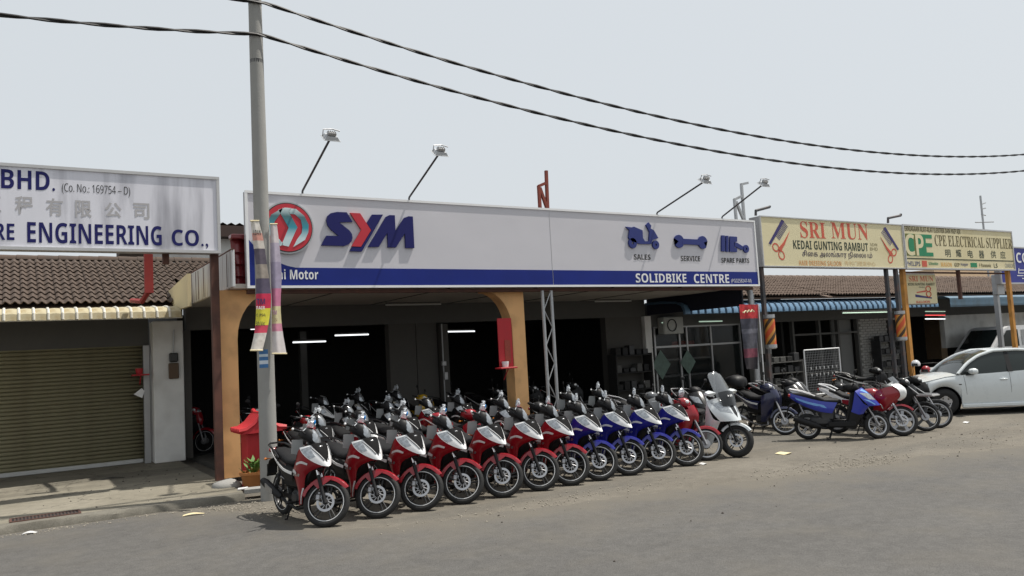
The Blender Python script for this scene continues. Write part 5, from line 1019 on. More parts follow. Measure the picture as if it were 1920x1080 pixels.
b = MB(); put_text(b, alpha('KEDAI GUNTING RAMBUT', 'b'), p0.x+W_*0.06, p1.x-W_*0.06, zb+(zt-zb)*0.61, zb+(zt-zb)*0.70, YH-0.015, 0.0); b.build('lettering', m_ltrd, t, smooth=False); b = MB(); put_text(b, 'SDN BHD', p0.x+W_*0.4, p1.x-W_*0.4, zb+(zt-zb)*0.53, zb+(zt-zb)*0.58, YH-0.015, 0.0); b.build('lettering', m_ltrd, t, smooth=False)
f = lambda u, v: Vector((p0.x+W_*u, YH-0.015, zb+(zt-zb)*v)); b = MB(); b.add([f(0.3, 0.40), f(0.62, 0.46), f(0.62, 0.40), f(0.32, 0.37)], [(0, 1, 2, 3)])
for u, v in ((0.7, 0.5), (0.7, 0.33)): b.tube([f(u+0.08*math.cos(k*PI/6), v+0.09*math.sin(k*PI/6)) for k in range(13)], 0.02, 4, cap=False)
b.build('scissors_picture', m_ltro, t, smooth=False)
b = MB(); b.add([f(0.26, 0.24), f(0.8, 0.18), f(0.8, 0.22), f(0.26, 0.33)], [(0, 1, 2, 3)]); b.build('comb_picture', mat('comb_blue', lin((54, 48, 104)), 0.6), t, smooth=False)
# --- barber poles
def barber_mat():
    m = bpy.data.materials.new('barber_stripes'); m.use_nodes = True; n = m.node_tree.nodes; L = m.node_tree.links; b = n['Principled BSDF']; b.inputs['Roughness'].default_value = 0.5
    tc = n.new('ShaderNodeTexCoord'); sp = n.new('ShaderNodeSeparateXYZ'); L.new(tc.outputs['Object'], sp.inputs[0])
    at = n.new('ShaderNodeMath'); at.operation = 'ARCTAN2'; L.new(sp.outputs[1], at.inputs[0]); L.new(sp.outputs[0], at.inputs[1])
    d = n.new('ShaderNodeMath'); d.operation = 'MULTIPLY'; d.inputs[1].default_value = 2/(2*PI); L.new(at.outputs[0], d.inputs[0])
    z = n.new('ShaderNodeMath'); z.operation = 'MULTIPLY_ADD'; z.inputs[1].default_value = -1.9; L.new(sp.outputs[2], z.inputs[0]); L.new(d.outputs[0], z.inputs[2])
    fr_ = n.new('ShaderNodeMath'); fr_.operation = 'FRACT'; L.new(z.outputs[0], fr_.inputs[0])
    r = n.new('ShaderNodeValToRGB'); r.color_ramp.interpolation = 'CONSTANT'; e = r.color_ramp.elements
    e[0].position = 0; e[0].color = (*lin((206, 86, 46)), 1); e[1].position = 0.34; e[1].color = (*lin((206, 140, 60)), 1)
    q = e.new(0.55); q.color = (*lin((70, 52, 34)), 1); q = e.new(0.8); q.color = (*lin((206, 140, 60)), 1)
    L.new(fr_.outputs[0], r.inputs[0]); L.new(r.outputs[0], b.inputs['Base Color']); return m
m_barber = barber_mat()
for (u, v), lab in (((1444, 622), 'orange striped barber pole on the post next to the red banner'), ((1689, 611), 'orange striped barber pole beside the hanging box sign')):
    p = gy(u, v, 14.55); t = thing('barber_pole', lab, 'barber pole', p)
    b = MB(); b.lathe([(0, -0.34), (0.14, -0.34), (0.14, 0.34), (0, 0.34)], axis='z', n=24); b.build('striped_tube', m_barber, t)
    for z in (-0.40, 0.40):
        b = MB(); b.lathe([(0, -0.06), (0.12, -0.06), (0.15, -0.03), (0.15, 0.06), (0, 0.06)], (0, 0, z), 'z', 24); b.build('end_cap', m_gal, t)
# --- downpipe and vertical banner
p = gy(1408, 560, 14.95); b = MB(); b.tube([(p.x, 15.2, 3.5), (p.x, 15.0, 3.42), (p.x, 14.95, 3.25), (p.x, 14.95, 0.1)], 0.085, 10); tag(b.build('downpipe', m_gal, None), 'grey downpipe under the right end of the long white sign', 'pipe')
def ramp_mat(name, stops, axis=2, var=0.3, nscale=18):
    m = bpy.data.materials.new(name); m.use_nodes = True; n = m.node_tree.nodes; L = m.node_tree.links; b = n['Principled BSDF']; b.inputs['Roughness'].default_value = 0.6
    tc = n.new('ShaderNodeTexCoord'); sp = n.new('ShaderNodeSeparateXYZ'); L.new(tc.outputs['Generated'], sp.inputs[0])
    r = n.new('ShaderNodeValToRGB'); r.color_ramp.interpolation = 'CONSTANT'; e = r.color_ramp.elements
    for i, (p_, c) in enumerate(stops):
        q = e[i] if i < 2 else e.new(p_); q.position = p_; q.color = (*lin(c), 1)
    L.new(sp.outputs[axis], r.inputs[0]); nz = n.new('ShaderNodeTexNoise'); nz.inputs['Scale'].default_value = nscale; nz.inputs['Detail'].default_value = 3; L.new(tc.outputs['Object'], nz.inputs[0])
    x = n.new('ShaderNodeMix'); x.data_type = 'RGBA'; x.blend_type = 'OVERLAY'; x.inputs[0].default_value = var; L.new(r.outputs[0], x.inputs[6]); L.new(nz.outputs[0], x.inputs[7]); L.new(x.outputs[2], b.inputs['Base Color']); return m
t = thing('vertical_banner', 'red topped vertical banner on a pole by the downpipe', 'banner')
def gyb(u, v, y): return gy(u, v, y)
rows = []
for i, (v, l, r) in enumerate(((571, 1386, 1421), (600, 1388, 1421), (640, 1393, 1420), (672, 1396, 1421), (692, 1400, 1421))):
    rows.append([gyb(l+(r-l)*k/4, v, 14.45+0.05*math.sin(k*1.7+i)) for k in range(5)])
b = MB(); b.patch(rows, 3, 0.003); bo = b.build('cloth', ramp_mat('banner_print', [(0.0, (40, 34, 40)), (0.18, (110, 50, 66)), (0.32, (70, 70, 80)), (0.55, (96, 96, 106)), (0.62, (60, 60, 72)), (0.78, (180, 40, 46))], 2, 0.9, 9), t)
b = MB(); b.tube([gy(1393+k*1.9, 585-0.25*k+2.2*math.sin(k*1.9), 14.36) for k in range(12)], 0.018, 5); b.build('script_flourish', m_signy, bo)
b = MB(); q_ = gy(1422, 570, 14.45); b.tube([q_, (q_.x-0.02, 14.45, 0.0)], 0.018, 6); b.build('pole', m_white, t)
# ------------------------------------------------------------------ utility pole, banners, cables
PX, PY = 3.37, 12.62
t = thing('utility_pole', 'tall grey concrete utility pole in front of the orange column', 'utility pole', (PX, PY, 0)); POLE = t
b = MB(); b.lathe([(0, -0.1), (0.135, -0.1), (0.128, 2.0), (0.115, 5.0), (0.09, 10.6), (0, 10.6)], (0, 0, 0), 'z', 28); po = b.build('shaft', m_conc2, t, angle=60)
for z in (4.1, 6.9, 7.32, 7.86):
    b = MB(); r = 0.125-z*0.0035; b.lathe([(r, -0.03), (r+0.006, -0.03), (r+0.006, 0.03), (r, 0.03)], (0, 0, z), 'z', 24, closed=True); b.build('steel_band', m_dark, t)
b = MB(); rows = []
for z in (2.02, 2.3): rows.append([Vector((0.1285*math.sin(a), -0.1285*math.cos(a), z)) for a in [rad(-62+k*9) for k in range(8)]])
b.grid(rows, -0.002); b.build('sticker', ramp_mat('blue_label', [(0.0, (60, 110, 160)), (0.2, (200, 210, 220)), (0.4, (60, 110, 160)), (0.6, (190, 205, 215)), (0.75, (60, 110, 160))], 2, 0.3), t)
def pole_banner(label, rows_px, stops, y0, texts, var=0.5):
    o = thing('pole_banner', label, 'banner', group='banners tied to the concrete pole'); R = []
    for i, (v, l, r, dy) in enumerate(rows_px): R.append([gy(l+(r-l)*k/3, v, y0+dy+(0.05 if k == 0 else 0.0)) for k in range(4)])
    b = MB(); b.patch(R, 3, 0.003); c = b.build('cloth', ramp_mat('banner_'+str(len(bpy.data.materials)), stops, 2, var, 12), o)
    for s_, (l, tp, r, bt), m1, dy in texts:
        a, e = gy(l, (tp+bt)/2, y0+dy), gy(r, (tp+bt)/2, y0+dy); b = MB(); put_text(b, alpha(s_, 'b'), a.x, e.x, gy((l+r)/2, bt, y0+dy).z, gy((l+r)/2, tp, y0+dy).z, y0+dy, 0.0); b.build('lettering', m1, c, smooth=False)
    for v, l, r, dy in (rows_px[0], rows_px[-1]):
        b = MB(); b.tube([gy(l-1, v, y0+dy), gy(r+1, v, y0+dy)], 0.012, 6); b.build('batten', m_cream, o)
m_ltrn = mat('print_navy', lin((40, 40, 90)), .6)
pole_banner('curling printed banner with red and yellow blocks tied to concrete pole', [(414, 470, 485, -0.02), (450, 474, 494, -0.03), (500, 480, 501, -0.04), (550, 480, 508, -0.05), (590, 480, 506, -0.06), (625, 477, 500, -0.08), (657, 470, 492, -0.12)],
            [(0.0, (196, 190, 182)), (0.13, (196, 60, 84)), (0.19, (214, 204, 60)), (0.32, (198, 36, 74)), (0.43, (84, 76, 96)), (0.55, (150, 140, 130)), (0.66, (88, 80, 92)), (0.78, (200, 192, 182)), (0.84, (206, 150, 136)), (0.9, (206, 200, 190))], PY-0.14,
            [('TM', (481, 560, 497, 571), m_ltrn, -0.09), ('FAIR', (481, 574, 497, 580), m_ltrw, -0.09), ('E (PS4)', (481, 588, 498, 595), m_ltrk, -0.10), ('5th Mac', (480, 602, 497, 611), m_ltrk, -0.11), ('LOAN', (475, 431, 489, 441), m_ltrk, -0.06)])
pole_banner('faded pinkish printed banner tied to concrete pole', [(420, 507, 519, -0.02), (470, 507, 525, -0.03), (520, 508, 528, -0.03), (570, 510, 526, -0.04), (615, 510, 529, -0.06), (663, 511, 537, -0.1)],
            [(0.0, (206, 198, 196)), (0.17, (198, 130, 150)), (0.23, (206, 194, 150)), (0.36, (196, 120, 150)), (0.5, (160, 150, 172)), (0.7, (182, 172, 188)), (0.85, (206, 196, 196))], PY-0.12,
            [('TM', (511, 582, 519, 590), mat('faded_purple_print', lin((150, 96, 140)), .6), -0.1), ('E PS4', (512, 596, 520, 603), mat('faded_brown_print', lin((150, 130, 100)), .6), -0.11)], 0.3)
m_cable = mat('black_cable', (0.012, 0.012, 0.013), 0.5)
def cable(name, label, pts):
    t = thing(name, label, 'cable'); X_ = [p[0] for p in pts]
    for s_ in (0, PI):
        P = []
        for i, (x, y, z) in enumerate(pts): a = i*0.9+s_; P.append((x, y+0.016*math.cos(a), z+0.016*math.sin(a)))
        b = MB(); b.tube(P, 0.017, 5); b.build('strand', m_cable, t)
def para(x0, z0, x1, z1, x2, z2):
    M_ = np.linalg.solve(np.array([[x*x, x, 1] for x in (x0, x1, x2)]), np.array([z0, z1, z2])); return lambda x: M_[0]*x*x+M_[1]*x+M_[2]
def wire(label, pxs, left, pole_z):
    P = [gy(u, v, PY-0.12) for u, v in pxs]; f = para(P[0].x, P[0].z, P[1].x, P[1].z, P[2].x, P[2].z)
    r = [(x, PY-0.12, f(x)) for x in np.arange(P[0].x, 40.0, 0.18)]
    q = P[0]; l = [gy(u, v, PY-0.12) for u, v in left]; L2 = [(x, PY-0.12, q.z+(l[0].z-q.z)*((q.x-x)/(q.x-l[0].x))-0.012*((q.x-x)*(x-l[0].x))) for x in np.arange(-8, q.x, 0.18)]
    cable('power_cable', label, L2+r)
wire('upper twisted black power cable passing the concrete pole', [(497, 6), (1000, 160), (1900, 291)], [(430, -3)], 0)
wire('lower twisted black power cable strung from the concrete pole', [(486, 64), (1000, 210), (1900, 322)], [(0, 28)], 0)
# TV aerial
t = thing('television_aerial', 'thin television aerial on a mast above the electrical sign', 'aerial'); Y_ = 21.5
m0 = gy(1838, 367, Y_); b = MB(); b.tube([m0, (m0.x, Y_, 4.5)], 0.05, 6); b.build('mast', m_gal, t)
for (u0, v0), (u1, v1) in (((1829, 417), (1863, 416)), ((1840, 383), (1848, 380)), ((1840, 392), (1848, 390)), ((1840, 402), (1848, 404))):
    b = MB(); b.tube([gy(u0, v0, Y_), gy(u1, v1, Y_)], 0.03, 5); b.build('element', m_gal, t)
# ------------------------------------------------------------------ things by the left column
t = thing('shrine', 'small red roadside shrine with tiled roof behind the concrete pole', 'shrine', (3.62, 14.15, 0.0)); m_sred = mat('shrine_red', lin((178, 36, 44)), 0.6, var=0.15)
b = MB(); b.rbox((0, 0, 0.46), (0.5, 0.42, 0.92), 0.01); b.build('cabinet', m_sred, t, smooth=False)
b = MB(); b.box((0.06, -0.215, 0.5), (0.2, 0.012, 0.5)); b.build('opening', mat('shrine_dark', (0.06, 0.01, 0.01), 0.7), t, smooth=False)
b = MB(); b.box((0.1, -0.222, 0.52), (0.1, 0.012, 0.22)); b.build('green_tablet', mat('shrine_green', lin((40, 110, 70)), 0.6), t, smooth=False)
for s_ in (-1, 1):
    for k in range(6):
        b = MB(); y = -0.27+k*0.108; b.tube([(s_*0.02, y, 1.22), (s_*0.14, y, 1.08), (s_*0.27, y, 1.0), (s_*0.40, y, 0.985)], 0.045, 6); b.build('roof_tile', m_sred, t)
b = MB(); b.tube([(0, -0.33, 1.28), (0, -0.2, 1.24), (0, 0.2, 1.24), (0, 0.33, 1.28)], 0.04, 8); b.build('ridge', m_sred, t)
b = MB(); b.hull([(sx*0.36, sy*0.3, 0.93) for sx in (-1, 1) for sy in (-1, 1)]+[(0, sy*0.3, 1.18) for sy in (-1, 1)]); b.build('roof', m_sred, t, smooth=False)
t = thing('potted_plant', 'leafy green plant in an ochre pot beside the concrete pole', 'plant', (3.42, 13.75, 0.0))
b = MB(); b.lathe([(0, 0), (0.15, 0), (0.2, 0.25), (0.23, 0.28), (0.23, 0.32), (0.19, 0.32), (0.18, 0.27), (0, 0.27)], (0, 0, 0), 'z', 24); b.build('pot', mat('ochre_pot', lin((168, 110, 60)), 0.75, var=0.2), t)
m_leaf = mat('leaf_green', lin((84, 120, 54)), 0.55, var=0.4, scale=9)
for k in range(46):
    a = random.uniform(0, 2*PI); r = random.uniform(0.02, 0.2); h = random.uniform(0.32, 0.52); b = MB(); c = Vector((r*math.cos(a), r*math.sin(a), h)); d = Vector((math.cos(a), math.sin(a), random.uniform(0.2, 1))).normalized()*0.09; s_ = d.cross(Vector((0, 0, 1))).normalized()*0.028
    b.add([c-d, c+s_, c+d, c-s_], [(0, 1, 2, 3)]); b.add([(0.3*c.x, 0.3*c.y, 0.27), c-d*0.9, c-d*0.9+Vector((0.004, 0, 0))], [(0, 1, 2)]); b.build('leaf', m_leaf, t, smooth=False)
def lump(name, label, cat, loc, r, m, seed=0):
    import mathutils.noise as N
    b = MB(); b.ball((0, 0, 0), r, 16, 10, f=lambda p: Vector(p)*(1+0.35*N.noise(Vector(p)*4+Vector((seed, 0, 0))))); o = b.build(name, m, None); o.location = loc; return tag(o, label, cat)
p = gz(425, 912, 0.1); lump('boulder', 'low rounded lump of cement at the foot of the left orange column', 'stone', (p.x, p.y, 0.1), (0.22, 0.18, 0.12), m_conc2, 3)
b = MB(); b.hull([(x, y, z) for x, y in ((0, 0), (0.42, -0.1), (0.5, 0.16), (0.1, 0.24)) for z in (0.0, 0.06)]); o = tag(b.build('slab_fragment', m_conc2, None, smooth=False), 'broken concrete slab lying behind the concrete pole', 'rubble'); o.location = (*gz(458, 925, 0.1).xy, 0.09)
t = thing('electric_meter', 'brown electric meter box on the white pillar', 'meter', (3.02, 18.74, 2.05)); b = MB(); b.rbox((0, 0, 0), (0.2, 0.1, 0.34), 0.015); b.build('case', mat('meter_brown', lin((90, 70, 52)), 0.6), t, smooth=False)
b = MB(); b.rbox((0, -0.02, 0.29), (0.18, 0.1, 0.2), 0.02); b.build('cover', mat('meter_black', (0.02, 0.02, 0.02), 0.3), t, smooth=False); b = MB(); b.tube([(0, 0.02, 0.38), (0.02, 0.02, 0.9)], 0.015, 6); b.build('conduit', m_alu2, t)
def altar(loc, label, s_=1.0, back=True):
    t = thing('wall_altar', label, 'altar', loc); b = MB(); b.rbox((0, -0.12*s_, 0), (0.42*s_, 0.26*s_, 0.035), 0.008); b.build('shelf', m_sred, t, smooth=False)
    if back: b = MB(); b.rbox((0.08, -0.0, 0.55), (0.36, 0.025, 1.06), 0.006); bo = b.build('back_board', m_sred, t, smooth=False); b = MB(); b.box((0.12, -0.018, 0.35), (0.14, 0.012, 0.5)); b.build('tablet', mat('altar_gilt', lin((150, 60, 44)), 0.5, var=0.5, scale=30), bo, smooth=False)
    b = MB(); b.lathe([(0, 0.02), (0.06, 0.02), (0.075, 0.10), (0.075, 0.14), (0.06, 0.13), (0, 0.13)], (-0.02, -0.12*s_, 0), 'z', 20); b.build('incense_pot', m_white if back else m_sred, t)
    b = MB(); b.tube([(0, -0.2*s_, -0.02), (0.0, 0.0, -0.25*s_)], 0.012, 5); b.build('strut', m_sred, t); return t
p = gy(944, 690, 14.9); altar((p.x, 14.9, p.z), 'red altar board and shelf with white pot on the middle orange column'); p = gy(262, 703, 18.95); altar((p.x, 18.95, p.z), 'small red altar shelf beside the roller shutter', 0.8, False)
p = gy(258, 737, 19.12); b = MB(); b.box((0, 0, 0), (0.02, 0.012, 0.02)); b.hull([(dx, dy, dz) for dx, dz in ((-0.14, -0.02), (0.02, 0.10), (0.08, 0.04), (0.03, -0.11)) for dy in (0, 0.01)]); o = tag(b.build('torn_notice', m_white, None, smooth=False), 'torn white notice stuck on the shutter guide', 'notice'); o.location = (p.x+0.05, 19.04, p.z)
# drain grate on the pavement
a0, a1 = gz(28, 985, 0.105), gz(135, 970, 0.105); t = thing('drain_grate', 'rusty iron drain grate in the pavement by the kerb', 'drain grate', (0.42, 13.32, 0.104))
b = MB()
for s_ in (-1, 1): b.box((0, s_*0.155, 0.006), (0.84, 0.03, 0.012)); b.box((s_*0.42, 0, 0.0055), (0.03, 0.34, 0.011))
b.build('frame', m_rust, t, smooth=False)
for k in range(18): b = MB(); b.box((-0.37+k*0.0435, 0, 0.004), (0.022, 0.28, 0.008)); b.build('bar', m_dkb, t, smooth=False)
b = MB(); b.box((0, 0, 0.001), (0.82, 0.3, 0.002)); b.build('pit', mat('pit_dark', (0.01, 0.01, 0.01), 0.9), t, smooth=False)
# gravel and litter
def gravel(name, label, boxes, n, m, s0=0.008, s1=0.028):
    b = MB(); me = [(1, 0, 0), (-0.8, 0.2, 0), (0.1, 0.9, 0.1), (0, -0.9, 0), (0.1, 0, 0.7), (0, 0, -0.5)]; F = [(0, 2, 4), (2, 1, 4), (1, 3, 4), (3, 0, 4), (2, 0, 5), (1, 2, 5), (3, 1, 5), (0, 3, 5)]
    for k in range(n):
        x0, x1, y0, y1, z = random.choice(boxes); s_ = s0+(s1-s0)*random.random()**3; M_ = Matrix.Translation((random.triangular(x0, x1), random.triangular(y0, y1), z+s_*0.2)) @ Matrix.Rotation(random.uniform(0, 6.3), 4, 'Z') @ Matrix.Scale(s_, 4); b.add(me, F, M_)
    o = tag(b.build(name, m, None, smooth=False), label, 'gravel'); o['kind'] = 'stuff'
m_grav = mat('gravel_stone', (0.26, 0.235, 0.195), 0.9, var=0.5, scale=30)
gravel('gravel', 'loose gravel at the pole foot and along the ragged asphalt edge', [(2.2, 3.3, 12.0, 13.0, 0.004), (2.6, 3.6, 10.9, 12.6, 0.004), (9.0, 13.0, 7.4, 9.0, 0.004), (10.5, 12.6, 7.5, 8.6, 0.004), (3.5, 9.0, 8.6, 9.7, 0.004), (12, 20, 6.5, 9.0, 0.004), (-2, 2.6, 12.5, 12.9, 0.004)], 2600, m_grav, 0.005, 0.022)
gravel('litter_crumbs', 'dark crumbs and dry leaf bits scattered over the road and dirt', [(-1, 14, 5.5, 9.5, 0.005), (10, 20, 7, 10, 0.005), (0, 3.3, 13.0, 18, 0.1)], 150, mat('litter_dark', (0.06, 0.05, 0.042), 0.9), 0.006, 0.024)
def scrap(u, v, z, L_, W_, m, label, name='litter_scrap'):
    p = gz(u, v, z); b = MB(); a = random.uniform(-0.3, 0.3); b.patch([[(-L_, -W_, 0.004), (0, -W_*1.2, 0.02), (L_, -W_*0.6, 0.006)], [(-L_*0.9, W_, 0.012), (0, W_*0.8, 0.03), (L_*1.1, W_, 0.004)]], 3, 0.003); o = b.build(name, m, None); o.location = (p.x, p.y, z+0.004); o.rotation_euler.z = a; tag(o, label, 'litter')
scrap(55, 1001, 0.004, 0.08, 0.04, m_white, 'crumpled white paper scrap at the kerb below the drain grate'); scrap(362, 966, 0.004, 0.14, 0.03, m_cream, 'bent pale strip of rubbish lying along the kerb'); scrap(1470, 851, 0.0, 0.14, 0.1, m_cream, 'flattened pale paper scrap on the dirt before the white scooter'); scrap(1319, 871, 0.0, 0.06, 0.05, m_white, 'small white paper scrap on the dirt beside the red spoked motorcycle'); scrap(210, 898, 0.1, 0.2, 0.03, mat('dark_scrap', (0.02, 0.02, 0.02), 0.8), 'dark flat scrap lying on the shaded pavement before the shutter'); scrap(1813, 793, 0.0, 0.08, 0.05, m_white, 'white paper scrap on the dirt in front of the car')
b = MB(); b.tube([(0, 0, 0.02), (0.16, 0.02, 0.02)], 0.02, 8); o = tag(b.build('paper_cup', m_white, None), 'small white paper cup lying by the left orange column', 'litter'); o.location = (*gz(446, 920, 0.1).xy, 0.10)
# ------------------------------------------------------------------ front row of new motorcycles
H0 = -82
row = [(615, 986), (712, 970), (795, 957), (872, 944), (948, 932), (1015, 919), (1072, 909), (1126, 900), (1180, 890), (1238, 882), (1290, 873)]
nth = ['second', 'third', 'fourth', 'fifth', 'sixth', 'last']
protoR = sport_underbone('motorcycle', 'glossy red sport motorcycle with white nose, first in row beside the concrete pole', m_red, 50, 'new motorcycles in the front row')
protoB = sport_underbone('motorcycle', 'glossy blue sport motorcycle with white nose, standing next to the last red one', m_blue, 50, 'new motorcycles in the front row', dot=False)
protoN = sport_underbone('motorcycle', 'red sport motorcycle with white nose, sixth red one from the concrete pole', m_red, 50, 'new motorcycles in the front row', dot=False)
kids = KIDS()
blab = ['', 'blue sport motorcycle with white nose, second blue one from the red ones', 'blue sport motorcycle with white nose, third blue one from the red ones', 'glossy blue sport motorcycle with white nose, beside the red spoked motorcycle']
for i, q in enumerate(row):
    p = gz(*q); p.y = 10.04 + (p.y-10.04)*0.5
    if i == 0: o = protoR
    elif i == 5: o = protoN
    elif i < 7:
        o = copy_tree(protoN if i > 5 else protoR, None, kids); o['label'] = 'red sport motorcycle with white nose, %s red one from the concrete pole' % nth[i-1]
    elif i == 7: o = protoB
    else: o = copy_tree(protoB, None, kids); o['label'] = blab[i-7]
    place(o, (p.x, p.y, 0.004 if p.x < 3.3 else 0.0), H0+random.uniform(-1.5, 1.5))
rs = cub('motorcycle', 'bright red underbone motorcycle with spoked wheels between the blue row and white scooter', m_red, m_red, 38, rim=m_silver, wrap=True, mirrors=False); place(rs, gz(1326, 863), -78)
mx = scooter('maxi_scooter', 'large pearl white maxi scooter with tall windscreen', m_pearl, 34, 0.29, True, rim=m_rim, style='cast', wheelbase=1.5); place(mx, gz(1384, 857), -86)
# ------------------------------------------------------------------ bikes behind the front row
G2 = 'motorcycles crowded in the shade behind the front row'
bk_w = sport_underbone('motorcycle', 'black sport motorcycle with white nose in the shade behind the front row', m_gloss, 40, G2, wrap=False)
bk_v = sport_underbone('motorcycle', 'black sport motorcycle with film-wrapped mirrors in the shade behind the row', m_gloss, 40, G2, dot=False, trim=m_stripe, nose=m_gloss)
cub_rw = cub('motorcycle', 'red underbone with white leg shields standing behind the red row near the pole', m_red, m_white, 40, wrap=False, group=G2)
cub_k = cub('motorcycle', 'black underbone motorcycle with mirrors in the dark showroom', m_black, m_black, 35, rim=m_rim, group=G2)
cub_r = cub('motorcycle', 'red underbone motorcycle with red leg shields in the shade behind the row', m_red, m_red, 35, rim=m_rim, group=G2)
spr = sport_underbone('motorcycle', 'dark red sport motorcycle with white nose standing in second row', m_maroon, 40, G2, wrap=False)
cub_y = cub('motorcycle', 'yellow underbone motorcycle deep in the dark showroom', m_yellow, m_yellow, 30, rim=m_rim, group=G2)
kids = KIDS(); used = set()
def spot(proto, X_, Y_, hd):
    o = proto if proto.name not in used else copy_tree(proto, None, kids); used.add(proto.name); z = 0.1 if Y_ > 15.4 else (0.08 if Y_ > 14.7 else 0.0)
    return place(o, (X_, Y_, z), hd)
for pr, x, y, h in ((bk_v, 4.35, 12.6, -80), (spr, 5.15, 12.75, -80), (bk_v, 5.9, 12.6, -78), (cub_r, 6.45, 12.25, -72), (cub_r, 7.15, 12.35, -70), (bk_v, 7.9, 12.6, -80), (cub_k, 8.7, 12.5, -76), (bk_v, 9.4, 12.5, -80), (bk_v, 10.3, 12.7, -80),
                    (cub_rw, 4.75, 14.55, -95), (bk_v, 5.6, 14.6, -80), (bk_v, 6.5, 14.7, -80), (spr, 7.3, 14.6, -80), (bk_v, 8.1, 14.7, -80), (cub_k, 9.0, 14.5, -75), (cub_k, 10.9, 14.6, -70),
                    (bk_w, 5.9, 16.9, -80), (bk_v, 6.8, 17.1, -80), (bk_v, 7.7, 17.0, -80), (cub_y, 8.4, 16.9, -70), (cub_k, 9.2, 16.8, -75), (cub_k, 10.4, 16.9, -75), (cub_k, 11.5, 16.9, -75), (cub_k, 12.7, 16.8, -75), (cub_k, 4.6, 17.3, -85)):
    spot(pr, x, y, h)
lr = cub('motorcycle', 'red motorcycle parked in the dark between white pillar and orange column', m_red, m_gloss, 30, rim=m_rim); place(lr, (*gz(385, 850, 0.1).xy, 0.1), -70)
lk = cub('motorcycle', 'black motorcycle with round chrome headlamp behind the red shrine', m_gloss, m_gloss, 30, rim=m_rim, cowl=m_chrome); place(lk, (4.05, 15.6, 0.1), -110)
# ------------------------------------------------------------------ parked bikes on the right
gs = scooter('scooter', 'grey scooter parked behind the white maxi scooter', m_gpaint, 20, 0.25, cowlm=m_gpaint); place(gs, (11.3, 12.2, 0), -75)
bs = scooter('scooter', 'black scooter behind the white maxi scooter with its tail to the shops', m_gloss, 20, 0.24); place(bs, (12.5, 12.4, 0), -110)
nv = cub('motorcycle', 'dark navy underbone motorcycle with black top box beside the white maxi scooter', m_navy, m_navy, 42, rim=m_silver, box=m_black); place(nv, gz(1474, 815), -96)
kb = scooter('scooter', 'black scooter with white lettered plate parked behind the navy motorcycle', m_gloss, 25, 0.25, plate='PHU 8143', rim=m_silver); place(kb, gz(1515, 806), -92)
kc = scooter('scooter', 'dark grey scooter parked between the black scooter and the mesh rack', m_gpaint, 20, 0.25, cowlm=m_black); place(kc, (15.6, 12.2, 0), -95)
bl = scooter('scooter', 'bright blue scooter with pale decals parked before the red sport motorcycle', m_sblue, 28, 0.255, decal=m_lblue, plate=' ', rim=m_silver, style='cast', wheelbase=1.26); place(bl, gz(1646, 822), -52)
sp_ = sport('motorcycle', 'red sport motorcycle with white nose and white tail', None, 36); place(sp_, gz(1693, 817), -80)
nk = cub('motorcycle', 'black underbone motorcycle with front rack beside the white car', m_gloss, m_black, 38, rim=m_rim, style='star'); place(nk, gz(1737, 808), -84)
rk = MB(); rk.rbox((0.72, 0, 0.72), (0.34, 0.3, 0.03), 0.008); rk.tube([(0.4, -0.1, 0.9), (0.6, -0.13, 0.75), (0.86, -0.14, 0.74)], 0.014, 6); rk.tube([(0.4, 0.1, 0.9), (0.6, 0.13, 0.75), (0.86, 0.14, 0.74)], 0.014, 6); rk.build('front_rack', m_alu2, nk, smooth=False)
nw = cub('motorcycle', 'old motorcycle with spoked wheels squeezed between the racked motorcycle and car', m_black, m_black, 38, rim=m_alu); place(nw, gz(1760, 802), -84)
dk = cub('motorcycle', 'dark motorcycle parked by the orange post with helmets on its mirrors', m_black, m_black, 20, rim=m_rim); place(dk, (20.6, 13.3, 0), -70)
hp = gy(1717, 683, 13.4); helmet((hp.x, 13.4, hp.z-0.06), m_white, 'white open helmet hung on a mirror by the orange post', rad(200)); hp = gy(1736, 694, 13.2); helmet((hp.x, 13.2, hp.z-0.06), m_red, 'red open helmet hung beside the white helmet', rad(200))
hp = gy(1584, 724, 11.6); 
t = thing('helmet', 'black full helmet resting on the seat behind the blue scooter', 'helmet', (0, 0, 0)); t.location = gy(1577, 730, 11.3)-Vector((0, 0, 0.06))
b = MB(); b.ball((0, 0, 0.08), (0.16, 0.125, 0.125), 20, 12); so2 = b.build('shell', m_gloss, t, angle=80); b = MB(); b.patch([[(-0.12, -0.12, 0.13), (-0.165, 0, 0.14), (-0.12, 0.12, 0.13)], [(-0.12, -0.12, 0.05), (-0.168, 0, 0.05), (-0.12, 0.12, 0.05)]], 4, 0.004); b.build('visor', m_smoke, so2)
b = MB(); b.rbox((0, 0, 0.45), (0.9, 0.6, 0.9), 0.08); o = tag(b.build('covered_crate', mat('grey_tarpaulin', (0.3, 0.3, 0.3), 0.8, var=0.2), None), 'grey covered crate standing behind the bonnet of the white car', 'crate'); o.location = (*gy(1757, 705, 13.6).xy, 0)
